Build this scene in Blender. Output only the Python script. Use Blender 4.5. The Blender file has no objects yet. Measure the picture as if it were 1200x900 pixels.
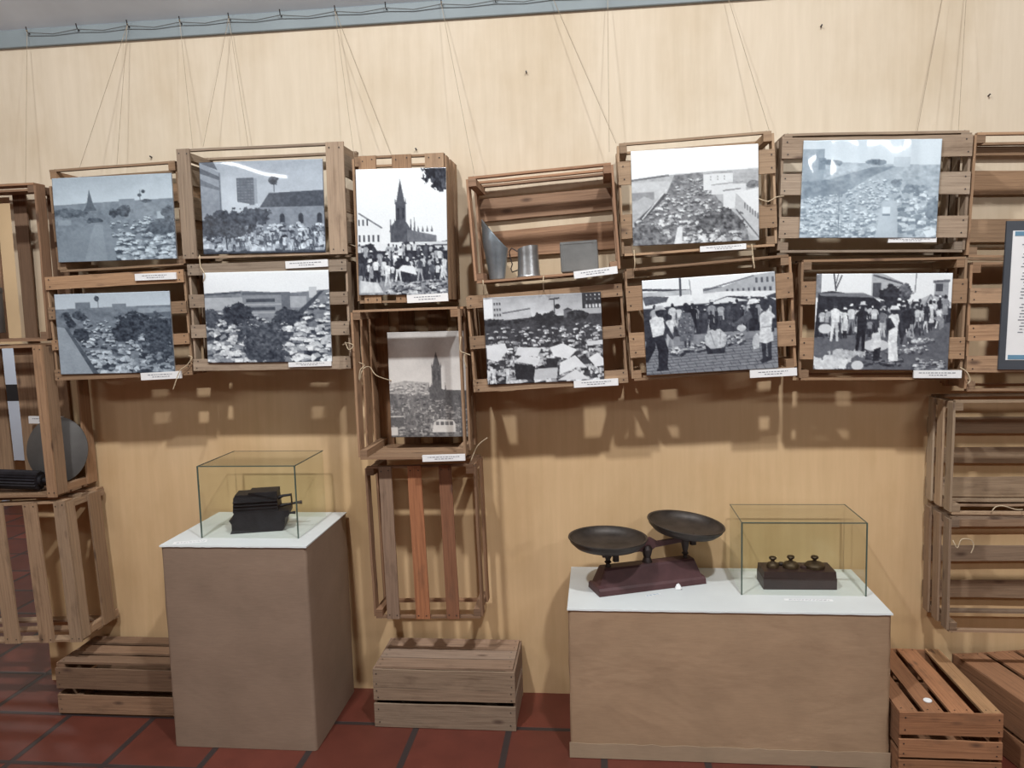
import bpy, math, random
import numpy as np
from mathutils import Vector, Matrix

random.seed(7)
SC = bpy.context.scene
COL = SC.collection

# ------------------------------------------------------------------ camera model
F, CX, CY, EYE, DIST = 930.0, 600.0, 450.0, 1.55, 3.02
_n = np.array([100.0, 97.0, F]); _n /= np.linalg.norm(_n)
_ux = -(F * F + (-135.0) * 97.0) / 100.0
_x = -np.array([_ux, -135.0, F]); _x /= np.linalg.norm(_x)
_z = np.cross(_n, _x)
_z = _z if _z[1] > 0 else -_z
ROT = np.stack([_x, _n, _z])                # world = ROT @ (right, up, forward)
CAM = np.array([0.0, -DIST, EYE])


def at_y(px, py, y):
    d = ROT @ np.array([px - CX, CY - py, F])
    return Vector(CAM + d * ((y + DIST) / d[1]))


def at_z(px, py, z):
    d = ROT @ np.array([px - CX, CY - py, F])
    return Vector(CAM + d * ((z - EYE) / d[2]))


cam_data = bpy.data.cameras.new('camera')
cam = bpy.data.objects.new('camera', cam_data)
COL.objects.link(cam)
cam_data.sensor_width = 36.0
cam_data.lens = F / 1200.0 * 36.0
cam_data.clip_start = 0.05
M = Matrix.Identity(4)
for i in range(3):
    M[i][0], M[i][1], M[i][2], M[i][3] = ROT[i][0], ROT[i][1], -ROT[i][2], CAM[i]
cam.matrix_world = M
SC.camera = cam


# ------------------------------------------------------------------ materials
def new_mat(name):
    m = bpy.data.materials.new(name)
    m.use_nodes = True
    nt = m.node_tree
    return m, nt, nt.nodes['Principled BSDF']


def N(nt, kind, **kw):
    n = nt.nodes.new(kind)
    for k, v in kw.items():
        if k in n.inputs.keys() if isinstance(k, str) else False:
            n.inputs[k].default_value = v
        else:
            setattr(n, k, v)
    return n


def ramp(nt, stops):
    r = nt.nodes.new('ShaderNodeValToRGB')
    e = r.color_ramp.elements
    while len(e) < len(stops):
        e.new(0.5)
    for el, (p, c) in zip(e, stops):
        el.position = p
        el.color = (*c, 1) if len(c) == 3 else c
    return r


def noise(nt, vec, scale, detail=4.0, rough=0.55):
    n = nt.nodes.new('ShaderNodeTexNoise')
    n.inputs['Scale'].default_value = scale
    n.inputs['Detail'].default_value = detail
    n.inputs['Roughness'].default_value = rough
    if vec is not None:
        nt.links.new(vec, n.inputs['Vector'])
    return n


def mapping(nt, src, scale=(1, 1, 1), loc=(0, 0, 0)):
    mp = nt.nodes.new('ShaderNodeMapping')
    mp.inputs['Scale'].default_value = scale
    mp.inputs['Location'].default_value = loc
    nt.links.new(src, mp.inputs['Vector'])
    return mp.outputs['Vector']


def mixc(nt, fac, a, b, mode='MIX'):
    m = nt.nodes.new('ShaderNodeMix')
    m.data_type = 'RGBA'
    m.blend_type = mode
    for sock, v in ((m.inputs[0], fac), (m.inputs[6], a), (m.inputs[7], b)):
        if isinstance(v, (int, float)):
            sock.default_value = v
        elif isinstance(v, tuple):
            sock.default_value = (*v, 1)
        else:
            nt.links.new(v, sock)
    return m.outputs[2]


def bump(nt, bsdf, height, strength, dist=0.01):
    b = nt.nodes.new('ShaderNodeBump')
    b.inputs['Strength'].default_value = strength
    b.inputs['Distance'].default_value = dist
    nt.links.new(height, b.inputs['Height'])
    nt.links.new(b.outputs['Normal'], bsdf.inputs['Normal'])


def plain(name, col, rough=0.6, metal=0.0, vary=0.15, scale=12.0, bump_s=0.0, coat=0.0):
    m, nt, b = new_mat(name)
    tc = nt.nodes.new('ShaderNodeTexCoord')
    n = noise(nt, tc.outputs['Object'], scale)
    lo = tuple(max(0, c * (1 - vary)) for c in col)
    hi = tuple(min(1, c * (1 + vary)) for c in col)
    r = ramp(nt, [(0.3, lo), (0.7, hi)])
    nt.links.new(n.outputs['Fac'], r.inputs['Fac'])
    nt.links.new(r.outputs['Color'], b.inputs['Base Color'])
    b.inputs['Roughness'].default_value = rough
    b.inputs['Metallic'].default_value = metal
    b.inputs['Coat Weight'].default_value = coat
    if bump_s:
        n2 = noise(nt, tc.outputs['Object'], scale * 4)
        bump(nt, b, n2.outputs['Fac'], bump_s)
    return m


def make_wood():
    m, nt, b = new_mat('rough_pine')
    uv = nt.nodes.new('ShaderNodeUVMap')
    tone = nt.nodes.new('ShaderNodeAttribute'); tone.attribute_name = 'tone'
    g = noise(nt, mapping(nt, uv.outputs['UV'], (5, 130, 1)), 1.0, 5, 0.65)
    r = ramp(nt, [(0.28, (0.62, 0.58, 0.54)), (0.5, (0.95, 0.95, 0.95)), (0.75, (1.18, 1.16, 1.12))])
    nt.links.new(g.outputs['Fac'], r.inputs['Fac'])
    c1 = mixc(nt, 1.0, tone.outputs['Color'], r.outputs['Color'], 'MULTIPLY')
    # weather stains and knots
    s = noise(nt, mapping(nt, uv.outputs['UV'], (7, 16, 1), (3, 1, 0)), 1.0, 4, 0.6)
    rs = ramp(nt, [(0.56, (0, 0, 0)), (0.78, (1, 1, 1))])
    nt.links.new(s.outputs['Fac'], rs.inputs['Fac'])
    c2 = mixc(nt, rs.outputs['Color'], c1, mixc(nt, 0.62, c1, (0.10, 0.058, 0.035)))
    k = nt.nodes.new('ShaderNodeTexVoronoi'); k.inputs['Scale'].default_value = 1.0
    nt.links.new(mapping(nt, uv.outputs['UV'], (5.5, 14, 1), (0.3, 0.7, 0)), k.inputs['Vector'])
    rk = ramp(nt, [(0.05, (1, 1, 1)), (0.16, (0, 0, 0))])
    nt.links.new(k.outputs['Distance'], rk.inputs['Fac'])
    c3 = mixc(nt, rk.outputs['Color'], c2, mixc(nt, 0.75, c2, (0.06, 0.03, 0.02)))
    nt.links.new(c3, b.inputs['Base Color'])
    b.inputs['Roughness'].default_value = 0.78
    bump(nt, b, g.outputs['Fac'], 0.35, 0.004)
    return m


def make_wall_paint():
    m, nt, b = new_mat('limewashed_wall_paint')
    geo = nt.nodes.new('ShaderNodeNewGeometry')
    sep = nt.nodes.new('ShaderNodeSeparateXYZ')
    nt.links.new(geo.outputs['Position'], sep.inputs[0])
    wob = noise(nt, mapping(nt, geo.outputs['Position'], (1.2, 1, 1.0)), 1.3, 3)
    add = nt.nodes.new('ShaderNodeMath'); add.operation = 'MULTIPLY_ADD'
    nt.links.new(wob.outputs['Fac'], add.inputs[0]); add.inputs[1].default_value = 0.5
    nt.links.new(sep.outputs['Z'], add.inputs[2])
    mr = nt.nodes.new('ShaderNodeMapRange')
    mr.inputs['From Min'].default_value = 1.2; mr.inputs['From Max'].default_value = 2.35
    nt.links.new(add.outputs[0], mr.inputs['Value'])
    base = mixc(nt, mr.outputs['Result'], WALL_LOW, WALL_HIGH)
    # brushed vertical streaks of thin paint
    st = noise(nt, mapping(nt, geo.outputs['Position'], (34, 34, 2.6)), 1.0, 5, 0.6)
    rs = ramp(nt, [(0.3, (0.93, 0.92, 0.90)), (0.6, (1.0, 1.0, 1.0)), (0.8, (1.05, 1.05, 1.05))])
    nt.links.new(st.outputs['Fac'], rs.inputs['Fac'])
    c = mixc(nt, 1.0, base, rs.outputs['Color'], 'MULTIPLY')
    bl = noise(nt, mapping(nt, geo.outputs['Position'], (2.2, 2.2, 1.6), (4, 0, 2)), 1.0, 5, 0.6)
    rb = ramp(nt, [(0.35, (0.90, 0.87, 0.82)), (0.55, (1, 1, 1))])
    nt.links.new(bl.outputs['Fac'], rb.inputs['Fac'])
    c = mixc(nt, 1.0, c, rb.outputs['Color'], 'MULTIPLY')
    nt.links.new(c, b.inputs['Base Color'])
    b.inputs['Roughness'].default_value = 0.8
    b.inputs['Specular IOR Level'].default_value = 0.25
    bump(nt, b, st.outputs['Fac'], 0.12, 0.004)
    return m


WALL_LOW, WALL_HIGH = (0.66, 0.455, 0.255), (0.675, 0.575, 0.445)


def make_tiles():
    m, nt, b = new_mat('terracotta_floor_tiles')
    geo = nt.nodes.new('ShaderNodeNewGeometry')
    sep = nt.nodes.new('ShaderNodeSeparateXYZ')
    nt.links.new(geo.outputs['Position'], sep.inputs[0])

    def grid(sock, off, pitch, half):
        a = nt.nodes.new('ShaderNodeMath'); a.operation = 'ADD'
        nt.links.new(sock, a.inputs[0]); a.inputs[1].default_value = off
        d = nt.nodes.new('ShaderNodeMath'); d.operation = 'DIVIDE'
        nt.links.new(a.outputs[0], d.inputs[0]); d.inputs[1].default_value = pitch
        fl = nt.nodes.new('ShaderNodeMath'); fl.operation = 'FLOOR'
        nt.links.new(d.outputs[0], fl.inputs[0])
        fr = nt.nodes.new('ShaderNodeMath'); fr.operation = 'FRACT'
        nt.links.new(d.outputs[0], fr.inputs[0])
        pp = nt.nodes.new('ShaderNodeMath'); pp.operation = 'PINGPONG'
        nt.links.new(fr.outputs[0], pp.inputs[0]); pp.inputs[1].default_value = 0.5
        mr = nt.nodes.new('ShaderNodeMapRange'); mr.interpolation_type = 'SMOOTHSTEP'
        mr.inputs['From Min'].default_value = (half - 0.002) / pitch
        mr.inputs['From Max'].default_value = (half + 0.003) / pitch
        nt.links.new(pp.outputs[0], mr.inputs['Value'])
        return fl.outputs[0], mr.outputs['Result']
    ix, mx = grid(sep.outputs['X'], 0.69, 0.3445, 0.011)
    iy, my = grid(sep.outputs['Y'], 0.27, 0.325, 0.010)
    mn = nt.nodes.new('ShaderNodeMath'); mn.operation = 'MINIMUM'
    nt.links.new(mx, mn.inputs[0]); nt.links.new(my, mn.inputs[1])
    cb = nt.nodes.new('ShaderNodeCombineXYZ')
    nt.links.new(ix, cb.inputs[0]); nt.links.new(iy, cb.inputs[1])
    wn = nt.nodes.new('ShaderNodeTexWhiteNoise')
    nt.links.new(cb.outputs[0], wn.inputs['Vector'])
    r = ramp(nt, [(0.0, (0.100, 0.024, 0.015)), (0.5, (0.125, 0.029, 0.018)), (1.0, (0.155, 0.037, 0.022))])
    nt.links.new(wn.outputs['Value'], r.inputs['Fac'])
    n = noise(nt, geo.outputs['Position'], 9, 5, 0.6)
    rn = ramp(nt, [(0.3, (0.82, 0.8, 0.8)), (0.7, (1.1, 1.1, 1.1))])
    nt.links.new(n.outputs['Fac'], rn.inputs['Fac'])
    c = mixc(nt, 1.0, r.outputs['Color'], rn.outputs['Color'], 'MULTIPLY')
    c = mixc(nt, mn.outputs[0], (0.032, 0.022, 0.021), c)
    nt.links.new(c, b.inputs['Base Color'])
    b.inputs['Roughness'].default_value = 0.5
    bump(nt, b, mn.outputs[0], 0.4, 0.004)
    return m


def make_kraft(name, col, crease):
    m, nt, b = new_mat(name)
    tc = nt.nodes.new('ShaderNodeTexCoord')
    n = noise(nt, tc.outputs['Object'], 5, 5, 0.55)
    r = ramp(nt, [(0.3, tuple(c * 0.9 for c in col)), (0.7, tuple(c * 1.08 for c in col))])
    nt.links.new(n.outputs['Fac'], r.inputs['Fac'])
    fib = noise(nt, mapping(nt, tc.outputs['Object'], (30, 30, 240)), 1.0, 3)
    rf = ramp(nt, [(0.3, (0.94, 0.94, 0.94)), (0.7, (1.04, 1.04, 1.04))])
    nt.links.new(fib.outputs['Fac'], rf.inputs['Fac'])
    nt.links.new(mixc(nt, 1.0, r.outputs['Color'], rf.outputs['Color'], 'MULTIPLY'), b.inputs['Base Color'])
    b.inputs['Roughness'].default_value = 0.6
    b.inputs['Specular IOR Level'].default_value = 0.35
    w = noise(nt, mapping(nt, tc.outputs['Object'], (3.2, 3.2, 5.2)), 1.0, 3, 0.45)
    w.inputs['Distortion'].default_value = 0.5
    bump(nt, b, w.outputs['Fac'], crease, 0.05)
    return m


def make_print_mat(name, coat):
    m, nt, b = new_mat(name)
    a = nt.nodes.new('ShaderNodeAttribute'); a.attribute_name = 'print'
    nt.links.new(a.outputs['Color'], b.inputs['Base Color'])
    b.inputs['Roughness'].default_value = 0.35
    b.inputs['Coat Weight'].default_value = coat
    if not coat:
        b.inputs['Roughness'].default_value = 0.6
    b.inputs['Coat Roughness'].default_value = 0.06
    return m


def make_glass():
    m = bpy.data.materials.new('clear_glass_pane')
    m.use_nodes = True
    nt = m.node_tree
    nt.nodes.remove(nt.nodes['Principled BSDF'])
    out = nt.nodes['Material Output']
    tr = nt.nodes.new('ShaderNodeBsdfTransparent'); tr.inputs[0].default_value = (0.972, 0.982, 0.962, 1)
    gl = nt.nodes.new('ShaderNodeBsdfGlossy'); gl.inputs['Roughness'].default_value = 0.02
    lw = nt.nodes.new('ShaderNodeFresnel'); lw.inputs[0].default_value = 1.4
    gm = nt.nodes.new('ShaderNodeNewGeometry')
    inv = nt.nodes.new('ShaderNodeMath'); inv.operation = 'SUBTRACT'; inv.inputs[0].default_value = 1.0
    nt.links.new(gm.outputs['Backfacing'], inv.inputs[1])
    mul = nt.nodes.new('ShaderNodeMath'); mul.operation = 'MULTIPLY'
    nt.links.new(lw.outputs[0], mul.inputs[0]); nt.links.new(inv.outputs[0], mul.inputs[1])
    mx = nt.nodes.new('ShaderNodeMixShader')
    nt.links.new(mul.outputs[0], mx.inputs[0])
    nt.links.new(tr.outputs[0], mx.inputs[1]); nt.links.new(gl.outputs[0], mx.inputs[2])
    nt.links.new(mx.outputs[0], out.inputs[0])
    return m


WOOD = make_wood()
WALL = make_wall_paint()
TILES = make_tiles()
KRAFT_L = make_kraft('smooth_kraft_paper', (0.255, 0.180, 0.130), 0.10)
KRAFT_R = make_kraft('creased_kraft_paper', (0.37, 0.25, 0.158), 0.22)
KRAFT_B = make_kraft('kraft_paper_band', (0.36, 0.265, 0.18), 0.1)
PRINT = make_print_mat('glossy_photographic_print', 0.6)
PRINT_MATTE = make_print_mat('matte_photographic_print', 0.0)
GLASS = make_glass()
GLASS_EDGE = plain('green_glass_edge', (0.075, 0.105, 0.085), 0.25, 0, 0.1)
CARD = plain('white_card', (0.80, 0.80, 0.80), 0.55, 0, 0.03)
INK = plain('grey_ink', (0.22, 0.23, 0.26), 0.7, 0, 0.1)
INK_BLUE = plain('blue_ink', (0.12, 0.25, 0.36), 0.6, 0, 0.1)
NAIL = plain('dark_nail_iron', (0.05, 0.045, 0.045), 0.5, 0.6, 0.2)
WIRE = plain('grey_wire', (0.16, 0.17, 0.17), 0.6, 0.3, 0.1)
TWINE = plain('pale_sisal_twine', (0.50, 0.40, 0.27), 0.9, 0, 0.2, 60)
CORD = plain('thin_hanging_cord', (0.36, 0.29, 0.21), 0.9, 0, 0.15, 60)
CEIL = plain('grey_ceiling_paint', (0.76, 0.86, 0.93), 0.7, 0, 0.08, 3)
TRIMM = plain('blue_grey_trim_paint', (0.235, 0.275, 0.29), 0.6, 0, 0.08, 5)
WHITETOP = plain('white_paper_top', (0.62, 0.645, 0.64), 0.55, 0, 0.05, 5, 0.05)
IRON_RED = plain('oxide_red_cast_iron', (0.072, 0.030, 0.032), 0.55, 0.1, 0.25, 14, 0.1)
IRON_DARK = plain('dark_rusted_iron', (0.030, 0.019, 0.017), 0.55, 0.3, 0.35, 18, 0.15)
PAN = plain('blackened_tin_pan', (0.048, 0.038, 0.032), 0.5, 0.4, 0.35, 20, 0.08)
BLACKIRON = plain('black_cast_iron', (0.017, 0.015, 0.019), 0.55, 0.2, 0.4, 22, 0.15)
DARKWOOD = plain('dark_stained_block_wood', (0.034, 0.017, 0.016), 0.45, 0, 0.3, 14, 0.1)
BRASS = plain('tarnished_brass', (0.075, 0.05, 0.028), 0.5, 0.6, 0.3, 25)
TIN = plain('galvanised_tin', (0.34, 0.40, 0.45), 0.38, 0.75, 0.2, 16, 0.08)
TIN_MUG = plain('bright_tin', (0.42, 0.43, 0.44), 0.36, 0.85, 0.22, 16, 0.08)
TIN_DULL = plain('dull_grey_tin', (0.165, 0.165, 0.16), 0.6, 0.2, 0.15, 14, 0.08)
SHEET = plain('grey_sheet_metal', (0.13, 0.125, 0.12), 0.5, 0.4, 0.2, 8)
SLATE = plain('dark_slate_board', (0.055, 0.062, 0.075), 0.6, 0, 0.1)
PALEBLUE = plain('pale_blue_paint', (0.62, 0.70, 0.82), 0.6, 0, 0.06, 3)
BLACKP = plain('black_painted_band', (0.02, 0.02, 0.022), 0.6, 0, 0.1)


# ------------------------------------------------------------------ mesh builder
class MB:
    def __init__(self):
        self.v, self.f, self.uv, self.mi, self.tone = [], [], [], [], []

    def face(self, idx, uvs=None, mi=0, tone=(0.5, 0.5, 0.5)):
        self.f.append(tuple(idx))
        self.uv.append(uvs or [(0, 0)] * len(idx))
        self.mi.append(mi)
        self.tone.append(tone)

    def slat(self, a, b, wv, tv, w, t, tone, rng, seg=5, wob=0.0012, mi=0):
        """a board from a to b: wv / tv unit vectors of its width and thickness"""
        a, b, wv, tv = Vector(a), Vector(b), Vector(wv), Vector(tv)
        L = (b - a).length
        base = len(self.v)
        u0, v0 = rng.uniform(0, 40), rng.uniform(0, 40)
        wa, wb = w * rng.uniform(0.94, 1.04), w * rng.uniform(0.94, 1.04)
        sk = rng.uniform(-wob, wob) * 1.5
        for i in range(seg + 1):
            s = i / seg
            p = a.lerp(b, s)
            p = p + wv * (rng.uniform(-wob, wob) * 0.6 + sk * (s - 0.5)) + tv * (rng.uniform(-wob, wob) * 0.6)
            ww = (wa + (wb - wa) * s) * rng.uniform(0.98, 1.02)
            for sw, st in ((-1, -1), (1, -1), (1, 1), (-1, 1)):
                self.v.append(p + wv * (sw * ww / 2) + tv * (st * t / 2))
        per = [0, w, w + t, 2 * w + t, 2 * w + 2 * t]
        for i in range(seg):
            for k in range(4):
                k2 = (k + 1) % 4
                i0, i1 = base + 4 * i, base + 4 * (i + 1)
                ua, ub = u0 + L * i / seg, u0 + L * (i + 1) / seg
                self.face((i0 + k, i0 + k2, i1 + k2, i1 + k),
                          [(ua, v0 + per[k]), (ua, v0 + per[k + 1]), (ub, v0 + per[k + 1]), (ub, v0 + per[k])], mi, tone)
        e = base + 4 * seg
        dk = tuple(c * 0.8 for c in tone)
        q = [(u0, v0), (u0 + 0.01, v0), (u0 + 0.01, v0 + t), (u0, v0 + t)]
        self.face((base + 3, base + 2, base + 1, base), q, mi, dk)
        self.face((e, e + 1, e + 2, e + 3), q, mi, dk)

    def disc(self, c, n, u, r, mi=1, k=6):
        c, n, u = Vector(c), Vector(n), Vector(u)
        w = n.cross(u)
        b = len(self.v)
        for i in range(k):
            a = 2 * math.pi * i / k
            self.v.append(c + u * (r * math.cos(a)) + w * (r * math.sin(a)))
        self.face(list(range(b, b + k)), None, mi)

    def box(self, lo, hi, mi=0, taper=(1, 1), mat=None):
        """axis box; taper scales the top face in x, y about its centre"""
        b = len(self.v)
        cx, cy = (lo[0] + hi[0]) / 2, (lo[1] + hi[1]) / 2
        for z, (sx, sy) in ((lo[2], (1, 1)), (hi[2], taper)):
            for x, y in ((lo[0], lo[1]), (hi[0], lo[1]), (hi[0], hi[1]), (lo[0], hi[1])):
                p = Vector((cx + (x - cx) * sx, cy + (y - cy) * sy, z))
                self.v.append(mat @ p if mat else p)
        for q in ((0, 3, 2, 1), (4, 5, 6, 7), (0, 1, 5, 4), (1, 2, 6, 5), (2, 3, 7, 6), (3, 0, 4, 7)):
            self.face([b + i for i in q], None, mi)

    def lathe(self, prof, k=32, mi=0, mat=None, cap=True):
        b = len(self.v)
        for r, z in prof:
            for i in range(k):
                a = 2 * math.pi * i / k
                p = Vector((r * math.cos(a), r * math.sin(a), z))
                self.v.append(mat @ p if mat else p)
        for j in range(len(prof) - 1):
            for i in range(k):
                i2 = (i + 1) % k
                self.face((b + j * k + i, b + j * k + i2, b + (j + 1) * k + i2, b + (j + 1) * k + i), None, mi)
        if cap:
            self.face([b + i for i in reversed(range(k))], None, mi)
            e = b + (len(prof) - 1) * k
            self.face([e + i for i in range(k)], None, mi)

    def tube(self, pts, r, k=6, mi=0):
        pts = [Vector(p) for p in pts]
        b = len(self.v)
        for j, p in enumerate(pts):
            d = (pts[min(j + 1, len(pts) - 1)] - pts[max(j - 1, 0)]).normalized()
            u = d.orthogonal().normalized() if j == 0 else (u - d * u.dot(d)).normalized()
            w = d.cross(u)
            rr = r[j] if isinstance(r, (list, tuple)) else r
            for i in range(k):
                a = 2 * math.pi * i / k
                self.v.append(p + u * (rr * math.cos(a)) + w * (rr * math.sin(a)))
        for j in range(len(pts) - 1):
            for i in range(k):
                i2 = (i + 1) % k
                self.face((b + j * k + i, b + j * k + i2, b + (j + 1) * k + i2, b + (j + 1) * k + i), None, mi)
        e = b + (len(pts) - 1) * k
        self.face([b + i for i in reversed(range(k))], None, mi)
        self.face([e + i for i in range(k)], None, mi)

    def prism(self, poly, axis0, axis1, n, origin, depth, mi=0):
        """polygon in the plane (axis0, axis1), pushed along n by depth"""
        o, a0, a1, n = Vector(origin), Vector(axis0), Vector(axis1), Vector(n)
        b = len(self.v); k = len(poly)
        for d in (0, depth):
            for x, y in poly:
                self.v.append(o + a0 * x + a1 * y + n * d)
        self.face([b + i for i in range(k)], None, mi)
        self.face([b + k + i for i in reversed(range(k))], None, mi)
        for i in range(k):
            i2 = (i + 1) % k
            self.face((b + i2, b + i, b + k + i, b + k + i2), None, mi)

    def build(self, name, mats, parent=None, smooth=False, loc=None):
        me = bpy.data.meshes.new(name)
        me.from_pydata([tuple(p) for p in self.v], [], self.f)
        mats = mats if isinstance(mats, (list, tuple)) else [mats]
        for m in mats:
            me.materials.append(m)
        me.polygons.foreach_set('material_index', self.mi)
        uvl = me.uv_layers.new(name='UVMap')
        flat = [c for q in self.uv for p in q for c in p]
        uvl.data.foreach_set('uv', flat)
        ca = me.color_attributes.new('tone', 'FLOAT_COLOR', 'CORNER')
        tl = [c for f, t in zip(self.f, self.tone) for _ in f for c in (*t, 1.0)]
        ca.data.foreach_set('color', tl)
        if smooth:
            me.polygons.foreach_set('use_smooth', [True] * len(me.polygons))
            try:
                me.set_sharp_from_angle(angle=math.radians(40))
            except Exception:
                pass
        me.update()
        o = bpy.data.objects.new(name, me)
        COL.objects.link(o)
        if parent:
            o.parent = parent
        if loc is not None:
            o.location = loc
        return o


def fix_normals(o):
    import bmesh
    bm = bmesh.new(); bm.from_mesh(o.data)
    bmesh.ops.recalc_face_normals(bm, faces=bm.faces)
    bm.to_mesh(o.data); bm.free()
    return o


def tag(o, label, cat, group=None):
    o['label'] = label; o['category'] = cat
    if group:
        o['group'] = group
    return o


def thing(name, label, cat, loc=(0, 0, 0), rot=(0, 0, 0), group=None):
    o = bpy.data.objects.new(name, None)
    COL.objects.link(o)
    o.location = loc; o.rotation_euler = rot; o.empty_display_size = 0.05
    return tag(o, label, cat, group)


def struct(o):
    o['kind'] = 'structure'
    return o


# ------------------------------------------------------------------ the room
def simple_box(name, lo, hi, mat, parent=None):
    mb = MB(); mb.box(lo, hi)
    return mb.build(name, mat, parent)


DOOR_X, DOOR_L, DOOR_Z, WALL_Z = -2.345, -3.35, 2.03, 2.60
mb = MB()
mb.box((DOOR_X, 0, 0), (3.4, 0.16, WALL_Z + 0.05))
mb.box((DOOR_L, 0, DOOR_Z), (DOOR_X, 0.16, WALL_Z + 0.05))
mb.box((-4.6, 0, 0), (DOOR_L, 0.16, WALL_Z + 0.05))
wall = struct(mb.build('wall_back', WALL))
struct(simple_box('floor', (-7.0, -6.5, -0.06), (3.4, 4.6, 0), TILES))
# sloping ceiling that climbs away from the wall
mb = MB()
a = math.radians(35)
for y0, y1 in ((0.12, -6.2),):
    z0, z1 = 2.662 - y0 * math.tan(a), 2.662 - y1 * math.tan(a)
    b0 = len(mb.v)
    for x, y, z in ((-4.6, y0, z0), (3.4, y0, z0), (3.4, y1, z1), (-4.6, y1, z1)):
        mb.v.append(Vector((x, y, z)))
    for x, y, z in ((-4.6, y0, z0), (3.4, y0, z0), (3.4, y1, z1), (-4.6, y1, z1)):
        mb.v.append(Vector((x, y, z + 0.06)))
    for q in ((0, 1, 2, 3), (7, 6, 5, 4), (0, 4, 5, 1), (1, 5, 6, 2), (2, 6, 7, 3), (3, 7, 4, 0)):
        mb.face([b0 + i for i in q])
struct(mb.build('ceiling', CEIL))
# painted wall plate under the ceiling with its row of nails
mb = MB()
mb.prism([(0, 2.60), (-0.010, 2.601), (-0.012, 2.604), (-0.012, 2.666), (0, 2.666)], (0, 1, 0), (0, 0, 1), (1, 0, 0), (-4.6, 0, 0), 8.0)
trim = struct(fix_normals(mb.build('trim_1', TRIMM)))
TRIM_Y, WIRE_Z = -0.014, 2.643
# the room seen through the doorway at the left
struct(simple_box('wall_far', (-7.0, 3.0, 0), (-2.0, 3.12, 3.0), plain('tan_far_wall', (0.60, 0.43, 0.25), 0.8, 0, 0.08, 2)))

nail_px = [(35, 44), (93, 39), (152, 37), (213, 31), (270, 25), (330, 22), (394, 18), (453, 14), (518, 11), (581, 7), (647, 3), (712, 0)]
nail_x = [at_y(px, py, TRIM_Y).x for px, py in nail_px]
step = (nail_x[-1] - nail_x[0]) / (len(nail_x) - 1)
x = nail_x[-1]
while x < 2.2:
    x += step; nail_x.append(x)
for x in nail_x:
    mb = MB()
    mb.tube([(x, TRIM_Y + 0.02, WIRE_Z), (x, TRIM_Y - 0.012, WIRE_Z + 0.008), (x + 0.001, TRIM_Y - 0.02, WIRE_Z + 0.025)], 0.0022, 6)
    mb.build('nail', NAIL, trim)
mb = MB()
pts = []
for i, x in enumerate(nail_x):
    pts.append((x, TRIM_Y - 0.012, WIRE_Z + 0.006))
    if i < len(nail_x) - 1:
        pts.append(((x + nail_x[i + 1]) / 2, TRIM_Y - 0.006, WIRE_Z - 0.002 - 0.004 * random.random()))
mb.tube(pts, 0.0018, 5)
tag(mb.build('stretched_wire', WIRE), 'thin wire strung along the nails of the blue-grey trim under the ceiling', 'wire')
for px, py in ((178, 185), (488, 176), (617, 86), (1158, 113), (962, 32), (855, 340)):
    p = at_y(px, py, 0)
    mb = MB()
    mb.tube([(p.x, 0.01, p.z), (p.x, -0.014, p.z + 0.004)], 0.003, 6)
    mb.build('nail', NAIL, wall)


# ------------------------------------------------------------------ crates
TAN = (0.345, 0.215, 0.125)
GREY = (0.345, 0.255, 0.180)
RED = (0.33, 0.155, 0.075)
BROWN = (0.27, 0.155, 0.09)
DULL = (0.30, 0.205, 0.145)
T = 0.008


def frame_of(quad, y):
    TL, TR, BR, BL = [at_y(px, py, y) for px, py in quad]
    xd = ((TR - TL) + (BR - BL)); xd.y = 0
    W = xd.length / 2
    xd.normalize()
    zd = Vector((-xd.z, 0, xd.x))
    H = ((TL - BL).dot(zd) + (TR - BR).dot(zd)) / 2
    ctr = (TL + TR + BR + BL) / 4
    return ctr - zd * (H / 2), W, H, -math.atan2(xd.z, xd.x)


def fy(quad, *ranges):
    """board edges in photo rows along the left edge -> fractions from the top"""
    y0, y1 = quad[0][1], quad[3][1]
    return [((a - y0) / (y1 - y0), (b - y0) / (y1 - y0)) for a, b in ranges]


def fx(quad, *ranges):
    x0, x1 = quad[0][0], quad[1][0]
    return [((a - x0) / (x1 - x0), (b - x0) / (x1 - x0)) for a, b in ranges]


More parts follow.
